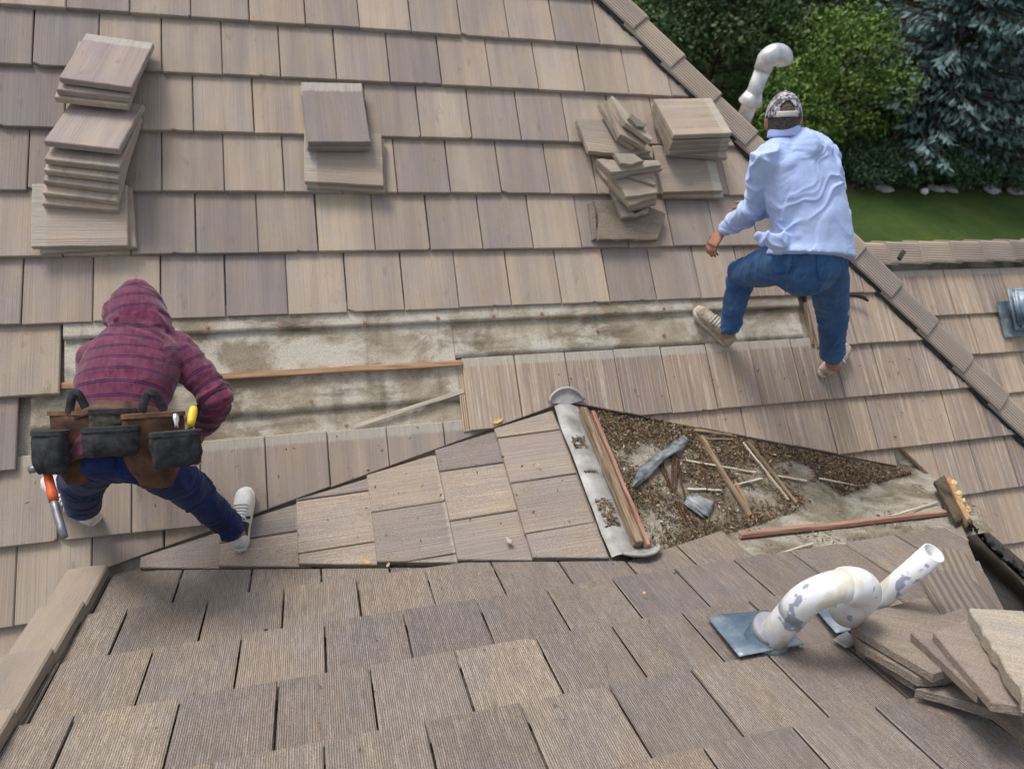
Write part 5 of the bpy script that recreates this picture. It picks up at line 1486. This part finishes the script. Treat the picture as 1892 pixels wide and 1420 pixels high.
# collar, cuffs, yoke seam
cl = loft([(nk + (hC - nk).normalized() * .012 - Vector((0, 0, .02)), .082, .078), (nk + (hC - nk).normalized() * .045, .076, .072)], LAT, 28, round_ends=False)
link('collar', tidy(fuse('collar', [cl], .006, 3), O1), M['shirt'], o_sh)
for a, b_ in ((eL, wL), (eR, wR)):
    d = (b_ - a).normalized(); cf = limb([b_ - d * .055, b_ - d * .03, b_ + d * .008], [.046, .0445, .041])
    link('cuff', tidy(fuse('cuff', [cf], .006, 2), O1), M['shirt'], o_sh)
jl = [limb([hL.lerp(pel, .1), hL.lerp(kL, .35), kL, kL.lerp(aL, .45), aL + (kL - aL).normalized() * .045], [.118, .110, .084, .068, .064]), limb([hR.lerp(pel, .1), hR.lerp(kR, .4), kR, kR.lerp(aR, .5), aR + (kR - aR).normalized() * .12], [.118, .102, .083, .074, .070])]
pv = (nk - pel).normalized()
jeans = fuse('jeans', jl + [loft([(pel - pv * .10, .145, .12), (pel - pv * .02, .190, .150), (pel + pv * .10, .190, .145), (pel + pv * .18, .185, .135)], LAT, 26, 2.2)], .009, 6)
bonesJ = [(hL, kL, 0), (kL, aL, .45), (hR, kR, 2), (kR, aR, 2.45)]
cloth(jeans, bonesJ, .0105, 20, 5, [(kL, .13, 1.2), (aL, .14, 1.3), (kR, .14, .9), (aR, .16, 1.6), (hL, .15, .9), (hR, .13, .6)], cross=6)
jw = jeans.copy()
o_j = link('jeans', tidy(jeans, O1), M['jeans_mid'], person1)
outw = (CAM - pel).normalized()
jl_ = jw; jl_.transform(Matrix.Translation(-O1))
for (x, y) in ((1437, 482), (1537, 492)):
    ctr = onplane(x, y, pel + outw * .14, outw) - O1
    xd = (LAT - outw * LAT.dot(outw)).normalized(); yd = outw.cross(xd)
    pk = shrink_patch('back_pocket', jl_, ctr, xd, yd, outw, .135, .13, .004, M['jeans_mid'], o_j, 10, 10, lambda a, b_: (a * (1.0 if b_ > -.25 else 1 - (-.25 - b_) * .8), b_), .003)
sh1 = shoe(person1, heelR - O1, toeR, A3, .285, M['shoe_beige'], M['sole_pale'], None, M['shoe_white'])
sh2 = shoe(person1, heelL - O1, toeL, A3, .295, M['shoe_beige'], M['sole_pale'], None, M['shoe_white'])
# hair and cap
def sphere_patch(C, up, back, right, rx, ry, rz, th0, th1, ph0, ph1, nt=14, np_=24, skip=None, lift=0.0):
    V, F = [], []
    for i in range(nt + 1):
        for j in range(np_ + 1):
            th = R(th0 + (th1 - th0) * i / nt); ph = R(ph0 + (ph1 - ph0) * j / np_)
            V.append(C + right * (rx * math.sin(th) * math.sin(ph)) + back * (ry * math.sin(th) * math.cos(ph)) + up * (rz * math.cos(th)))
    for i in range(nt):
        for j in range(np_):
            th = th0 + (th1 - th0) * (i + .5) / nt; ph = ph0 + (ph1 - ph0) * (j + .5) / np_
            if skip and skip(th, ph): continue
            q = i * (np_ + 1) + j; F.append((q, q + 1, q + np_ + 2, q + np_ + 1))
    return mesh('x', V, F, True)
hl = hC - O1
me = sphere_patch(hl, hup, hback, hright, .0795, .0975, .1155, 20, 128, -78, 78, 20, 24); me.name = 'hair'
hm = link('hair', me, M['hair'], person1); hm.modifiers.new('solid', 'SOLIDIFY').thickness = .004
me = sphere_patch(hl, hup, hback, hright, .086, .104, .123, 0, 88, -180, 180, 30, 72, lambda th, ph: (((ph / 27) ** 2 + ((th - 76) / 26) ** 2) < 1 and th < 77)); me.name = 'cap'
cp = link('cap', me, M['cap_cloth'], person1); cp.modifiers.new('solid', 'SOLIDIFY').thickness = .003
me = sphere_patch(hl, hup, hback, hright, .0885, .1065, .125, 75, 87, -34, 34, 4, 16); me.name = 'strap'
o = link('strap', me, M['strap'], cp); o.modifiers.new('solid', 'SOLIDIFY').thickness = .003
pts = [hl + right_ for right_ in []]
V = []; F = []
for i in range(9):
    ph = R(180 - 55 + 110 * i / 8)
    for rr in (1.0, 1.35, 1.65):
        k = rr if rr == 1 else 1 + (rr - 1) * max(.25, math.cos(ph - math.pi))
        V.append(hl + hright * (.086 * math.sin(ph) * (1 if rr == 1 else 1.02)) + hback * (.104 * math.cos(ph) * k) + hup * (.004 - .012 * (rr - 1)))
for i in range(8):
    for j in range(2): q = i * 3 + j; F.append((q, q + 1, q + 4, q + 3))
o = link('brim', mesh('brim', V, F, True), M['cap_cloth'], cp); o.modifiers.new('solid', 'SOLIDIFY').thickness = .004
o = link('button', ball(hl + hup * .124, .008, .008, .004), M['cap_cloth'], cp)

# --- left worker: striped maroon hoodie, dark jeans, tool belt
hR, hL = at(275, 850, -.10), at(190, 840, -.10)
heelR = onplane(445, 1016, FC.p(0, 0, .004), FC.N); toeR = onplane(459, 930, FC.p(0, 0, .004), FC.N) - heelR; nR = (FC.N + A3 * .6).normalized()
heelL = onplane(180, 962, FA.p(0, 0, .0), A3); toeL = onplane(106, 898, FA.p(0, 0, .0), A3) - heelL
aR = heelR + toeR.normalized() * .05 + nR * .075; aL = heelL + toeL.normalized() * .055 + A3 * .075
kR = at(352, 897, -.01).lerp((hR + aR) / 2, .3); kL = reach(hL, 152, 888, .40)
pel = (hR + hL) / 2; nk = at(266, 612, .45)
sR, sL = at(328, 650, .39), at(176, 664, .39)
eR = reach(sR, 402, 735, .27, False); wR = reach(eR, 379, 790, .24, True)
eL = Vector((-1.24, .52, .70)); wL = Vector((-1.10, .66, .54))
hC = at(252, 575, .56)
sp = (nk - pel).normalized(); LAT = (sR - sL).normalized(); bk = LAT.cross(sp).normalized(); bk = bk if bk.z > 0 else -bk
hback = (bk * .9 - sp * .35).normalized(); hup = (sp - hback * sp.dot(hback)).normalized(); hright = -hup.cross(hback)
hand = finger_hand(wR, (at(366, 812, wR.y + .02) - wR), Vector((-.8, .3, -.2)), Vector((-.3, .8, -.3)), .95, 0.6)
hand2 = finger_hand(wL, Vector((.3, .7, -.2)), Vector((0, .3, -1)), Vector((.8, -.3, 0)), .95, 0.3)
body = fuse('person', head_parts(hC, hup, hback, hright, .95) + hand + hand2 + [
    loft([(pel, .12, .09), (pel.lerp(nk, .35), .12, .08), (pel.lerp(nk, .75), .12, .07), (pel.lerp(nk, .92), .08, .05), (nk, .05, .05), (hC, .05, .055)], LAT),
    limb([hR, kR, aR], [.075, .05, .038]), limb([hL, kL, aL], [.075, .05, .038]), limb([aR, aR + toeR.normalized() * .11 - nR * .03], [.034, .026]), limb([aL, aL + toeL.normalized() * .11 - A3 * .03], [.034, .026]),
    limb([pel.lerp(nk, .85), sL, eL, wL], [.045, .042, .034, .024]), limb([pel.lerp(nk, .85), sR, eR, wR], [.045, .042, .034, .024])], 0.0055, 2)
O2 = Vector((pel.x, pel.y, 0.1))
person2 = link('person', tidy(body, O2), M['skin']); person2.location = O2
tag(person2, 'worker in a striped maroon hoodie with the hood up, stooping with a tool belt', 'person')
eyes(hC - O2, hup, hback, hright, person2)
h_c = [(at(213, 852, -.11), .148, .122), (at(216, 785, .02), .150, .118), (at(230, 715, .18), .178, .128), (at(247, 665, .32), .180, .125), (at(258, 632, .41), .150, .105), (at(264, 608, .47), .085, .085)]
hood = [loft([(nk - sp * .03, .115, .095), (nk.lerp(hC, .4) + bk * .01, .118, .105), (hC + hup * .01, .108, .112), (hC + hup * .07, .092, .098), (hC + hup * .108 + hback * .01, .055, .06)], LAT, 24), ball(hC - hup * .02 + hright * .05, .08, .085, .085)]
hoodie = fuse('hoodie', [loft(h_c, LAT, 28, 2.2, False), limb([sL, sL.lerp(sR, .5) + bk * .03, sR], [.080, .095, .082]),
    limb([h_c[4][0].lerp(sR, .5), sR, sR.lerp(eR, .5), eR, eR.lerp(wR, .5), wR], [.08, .078, .070, .064, .055, .040]), limb([h_c[4][0].lerp(sL, .5), sL, sL.lerp(eL, .5), eL, wL], [.08, .076, .066, .058, .042])] + hood, .0080, 4)
bonesH = [(h_c[0][0], h_c[3][0], 0.0), (h_c[3][0], nk, (h_c[3][0] - h_c[0][0]).length), (sR, eR, 1.034), (eR, wR, 1.304), (sL, eL, 2.03), (eL, wL, 2.3), (nk.lerp(hC, .3), hC + hup * .12, .62)]
cloth(hoodie, bonesH, .0095, 16, 8, [(eR, .13, 1.5), (sR, .12, .9), (eR.lerp(wR, .6), .1, .9), (h_c[1][0] + bk * .1, .14, .9), (nk, .12, .9), (hC, .12, .5)], True, 7)
o_h = link('hoodie', tidy(hoodie, O2), M['hoodie'], person2)
d = (wR - eR).normalized()
link('cuff', tidy(fuse('cuff', [limb([wR - d * .05, wR - d * .02, wR + d * .012], [.044, .041, .038])], .006, 2), O2), simple('maroon_cuff', (.07, .016, .03), (.12, .03, .055), .95, 60, .3), o_h)
jl = [limb([hL.lerp(pel, .1), hL.lerp(kL, .4), kL, kL.lerp(aL, .45), aL + (kL - aL).normalized() * .095], [.085, .090, .084, .074, .070]), limb([hR.lerp(pel, .1), hR.lerp(kR, .4), kR, kR.lerp(aR, .5), aR + (kR - aR).normalized() * .075], [.088, .090, .076, .064, .060])]
jeans = fuse('jeans', jl + [loft([(pel - sp * .03 - Vector((0, 0, .03)), .12, .085), (pel + sp * .01 - Vector((0, 0, .01)), .145, .108), (pel + sp * .09, .142, .108), (pel + sp * .14, .130, .10)], LAT, 26, 2.2)], .0085, 6)
cloth(jeans, [(hL, kL, 0), (kL, aL, .45), (hR, kR, 2), (kR, aR, 2.45)], .0100, 21, 12, [(kL, .13, 1.2), (aL, .15, 1.5), (kR, .14, 1.1), (aR, .16, 1.5), (hL, .12, .8), (hR, .13, .9)], cross=6)
jw = jeans.copy(); jw.transform(Matrix.Translation(-O2))
o_j = link('jeans', tidy(jeans, O2), M['jeans_dark'], person2)
outw = (CAM - pel).normalized()
for (x, y) in ((262, 856), (175, 852)):
    ctr = onplane(x, y, pel + outw * .13, outw) - O2
    xd = (LAT - outw * LAT.dot(outw)).normalized(); yd = outw.cross(xd)
    shrink_patch('back_pocket', jw, ctr, xd, yd, outw, .12, .085, .004, M['jeans_dark'], o_j, 10, 8, None, .003)
shoe(person2, heelR - O2, toeR, nR, .30, M['shoe_white'], M['shoe_white'], M['shoe_black'], M['shoe_white'])
shoe(person2, heelL - O2, toeL, A3, .30, M['shoe_white'], M['shoe_white'], M['shoe_black'], M['shoe_white'])

# --- tool belt
bc = h_c[1][0].copy()
belt = empty('tool_belt', bc); tag(belt, 'brown leather and black tool belt with hanging pouches on the stooping worker', 'tool belt')
down = (-sp * .72 + Vector((0, 0, -.55))).normalized(); out0 = (bk * .8 - sp * .3)
def bput(o): parent_keep(o, belt); return o
def band(name, c, ax, rx, ry, wd, mat, th=.006):
    a = (LAT - ax * LAT.dot(ax)).normalized(); b_ = ax.cross(a); V, F = [], []; n = 48
    for z in (-wd / 2, wd / 2):
        for rr in (0, th):
            for i in range(n):
                g_ = 2 * math.pi * i / n; V.append(c + a * ((rx + rr) * math.cos(g_)) + b_ * ((ry + rr) * math.sin(g_)) + ax * (z + .004 * noise.noise((math.cos(g_) * 2, math.sin(g_) * 2, z))))
    for i in range(n):
        j = (i + 1) % n; F += [(i, j, 2 * n + j, 2 * n + i)[::-1], (n + i, n + j, 3 * n + j, 3 * n + i), (i, j, n + j, n + i), (2 * n + i, 2 * n + j, 3 * n + j, 3 * n + i)[::-1]]
    return link(name, mesh(name, V, F, True), mat)
bput(band('belt', bc, sp, .166, .138, .058, M['leather']))
def bag(name, px, py, off, w_, h_, dp, mat, rimmat=None, yaw=0.0, taper=.8, sink=.0):
    """hanging pouch; (px, py) shows the middle of its mouth"""
    P = onplane(px, py, bc + bk * off, bk)
    y = down; o_ = (CAM - P).normalized() * .6 + out0 * .4 + LAT * yaw; o_ = (o_ - y * o_.dot(y)).normalized(); x = y.cross(o_).normalized(); x = x if x.dot(LAT) > 0 else -x
    secs = [(P, w_ * .5, dp * .5), (P + y * h_ * .25, w_ * .51, dp * .56), (P + y * h_ * .6, w_ * .50, dp * .60), (P + y * h_ * .88, w_ * .5 * (taper + .1), dp * .46), (P + y * h_, w_ * .5 * taper, dp * .24)]
    me = loft(secs, x, 28, 2.9, False)
    b = bmesh.new(); b.from_mesh(me)
    bmesh.ops.subdivide_edges(b, edges=b.edges[:], cuts=1, use_grid_fill=True)
    for vt in b.verts: vt.co += vt.normal * (.008 * noise.noise(vt.co * 17) + .003 * noise.noise(vt.co * 60))
    b.to_mesh(me); b.free()
    for p in me.polygons: p.use_smooth = True
    me.name = name
    o = bput(link(name, me, M[mat]))
    rm_ = loft([(P - y * .004, w_ * .5 + .004, dp * .5 + .004), (P + y * .012, w_ * .5 + .005, dp * .5 + .005)], x, 28, 3.4, False); rm_.name = 'rim'
    r2 = link('rim', rm_, M[rimmat or mat]); parent_keep(r2, o); r2.matrix_parent_inverse = Matrix.Identity(4)
    r2.matrix_basis = Matrix.Identity(4)
    return o, P, x, y, o_
M['leather_edge'] = simple('tan_leather_edge', (0.10, 0.050, 0.028), (0.20, 0.105, 0.06), 0.6, 20, 0.3)
bag('leather_pouch', 136, 760, .095, .185, .265, .060, 'leather', 'leather_edge', -.55, .45)
bag('pouch', 93, 797, .125, .120, .150, .065, 'nylon', 'nylon', -.6, .85)
bag('back_panel', 208, 757, .140, .145, .070, .016, 'webbing', 'nylon', 0, .95)
bag('pouch', 204, 790, .160, .175, .100, .050, 'nylon', 'nylon', 0, .92)
bag('leather_pouch', 284, 764, .115, .205, .270, .060, 'leather', 'leather_edge', .35, .50)
bag('pouch', 325, 798, .160, .165, .125, .070, 'nylon', 'nylon', .4, .88)
# carrying loops standing up from the belt
for x0, x1 in ((128, 160), (262, 303)):
    a = onplane(x0, 762, bc + bk * .125, bk); c_ = onplane(x1, 758, bc + bk * .125, bk); pts = []
    for i in range(13):
        f = i / 12; pts.append(a.lerp(c_, f) + (sp * .055 + bk * .045) * math.sin(math.pi * f))
    V, F = [], []
    for i, p in enumerate(pts):
        tg = (pts[min(i + 1, 12)] - pts[max(i - 1, 0)]).normalized(); nn = (sp * .6 - bk * .5); nn = (nn - tg * nn.dot(tg)).normalized(); u_ = tg.cross(nn)
        V += [p - u_ * .014 - nn * .003, p + u_ * .014 - nn * .003, p + u_ * .014 + nn * .003, p - u_ * .014 + nn * .003]
    for i in range(12):
        for q in range(4): F.append((4 * i + q, 4 * i + (q + 1) % 4, 4 * i + 4 + (q + 1) % 4, 4 * i + 4 + q))
    bput(link('carrying_loop', mesh('carrying_loop', V, F, True), M['nylon']))
# wire ring at the lower right pouch
Pq = onplane(355, 853, bc + bk * .06, bk)
ring = [Pq + LAT * (.035 * math.cos(a)) + down * (.012 * math.sin(a)) for a in [i * math.pi / 8 for i in range(13)]]
bput(link('hammer_ring', tube_mesh('hammer_ring', ring, .0035, 6), M['chrome']))
# tools carried in the belt
def tool_tube(name, a, b_, off, rads, mat, label, cat, n=10):
    P = onplane(*a, bc + bk * off, bk); Q = onplane(*b_, bc + bk * off, bk); m = len(rads)
    o = link(name, tube_mesh(name, [(Q - P) * (i / (m - 1)) for i in range(m)], rads, n), M[mat]); o.location = P
    return tag(o, label, cat) if label else o
tool_tube('knife_handle', (352, 786), (358, 752), .10, [.012, .015, .016, .016, .012], 'yellow', 'yellow handled knife standing in the right pouch', 'knife')
tool_tube('wrench', (326, 790), (323, 762), .10, [.007, .008, .013, .014, .008], 'chrome', 'shiny wrench head standing in the right pouch', 'wrench')
hm = empty('hammer', onplane(88, 868, bc + bk * .02, bk)); tag(hm, 'claw hammer with orange and grey handle hanging from the left pouch', 'hammer')
for nm, a, b_, rads, mt in (('hammer_head', (54, 868), (98, 858), [.013, .0145, .0145, .010, .009, .011, .005], 'pewter'), ('grip', (86, 868), (100, 925), [.012, .015, .015, .017, .016], 'orange'), ('handle', (98, 920), (118, 992), [.012, .013, .0135, .0135, .013], 'pewter')):
    o = tool_tube(nm, a, b_, .02, rads, mt, None, None, 12); parent_keep(o, hm)
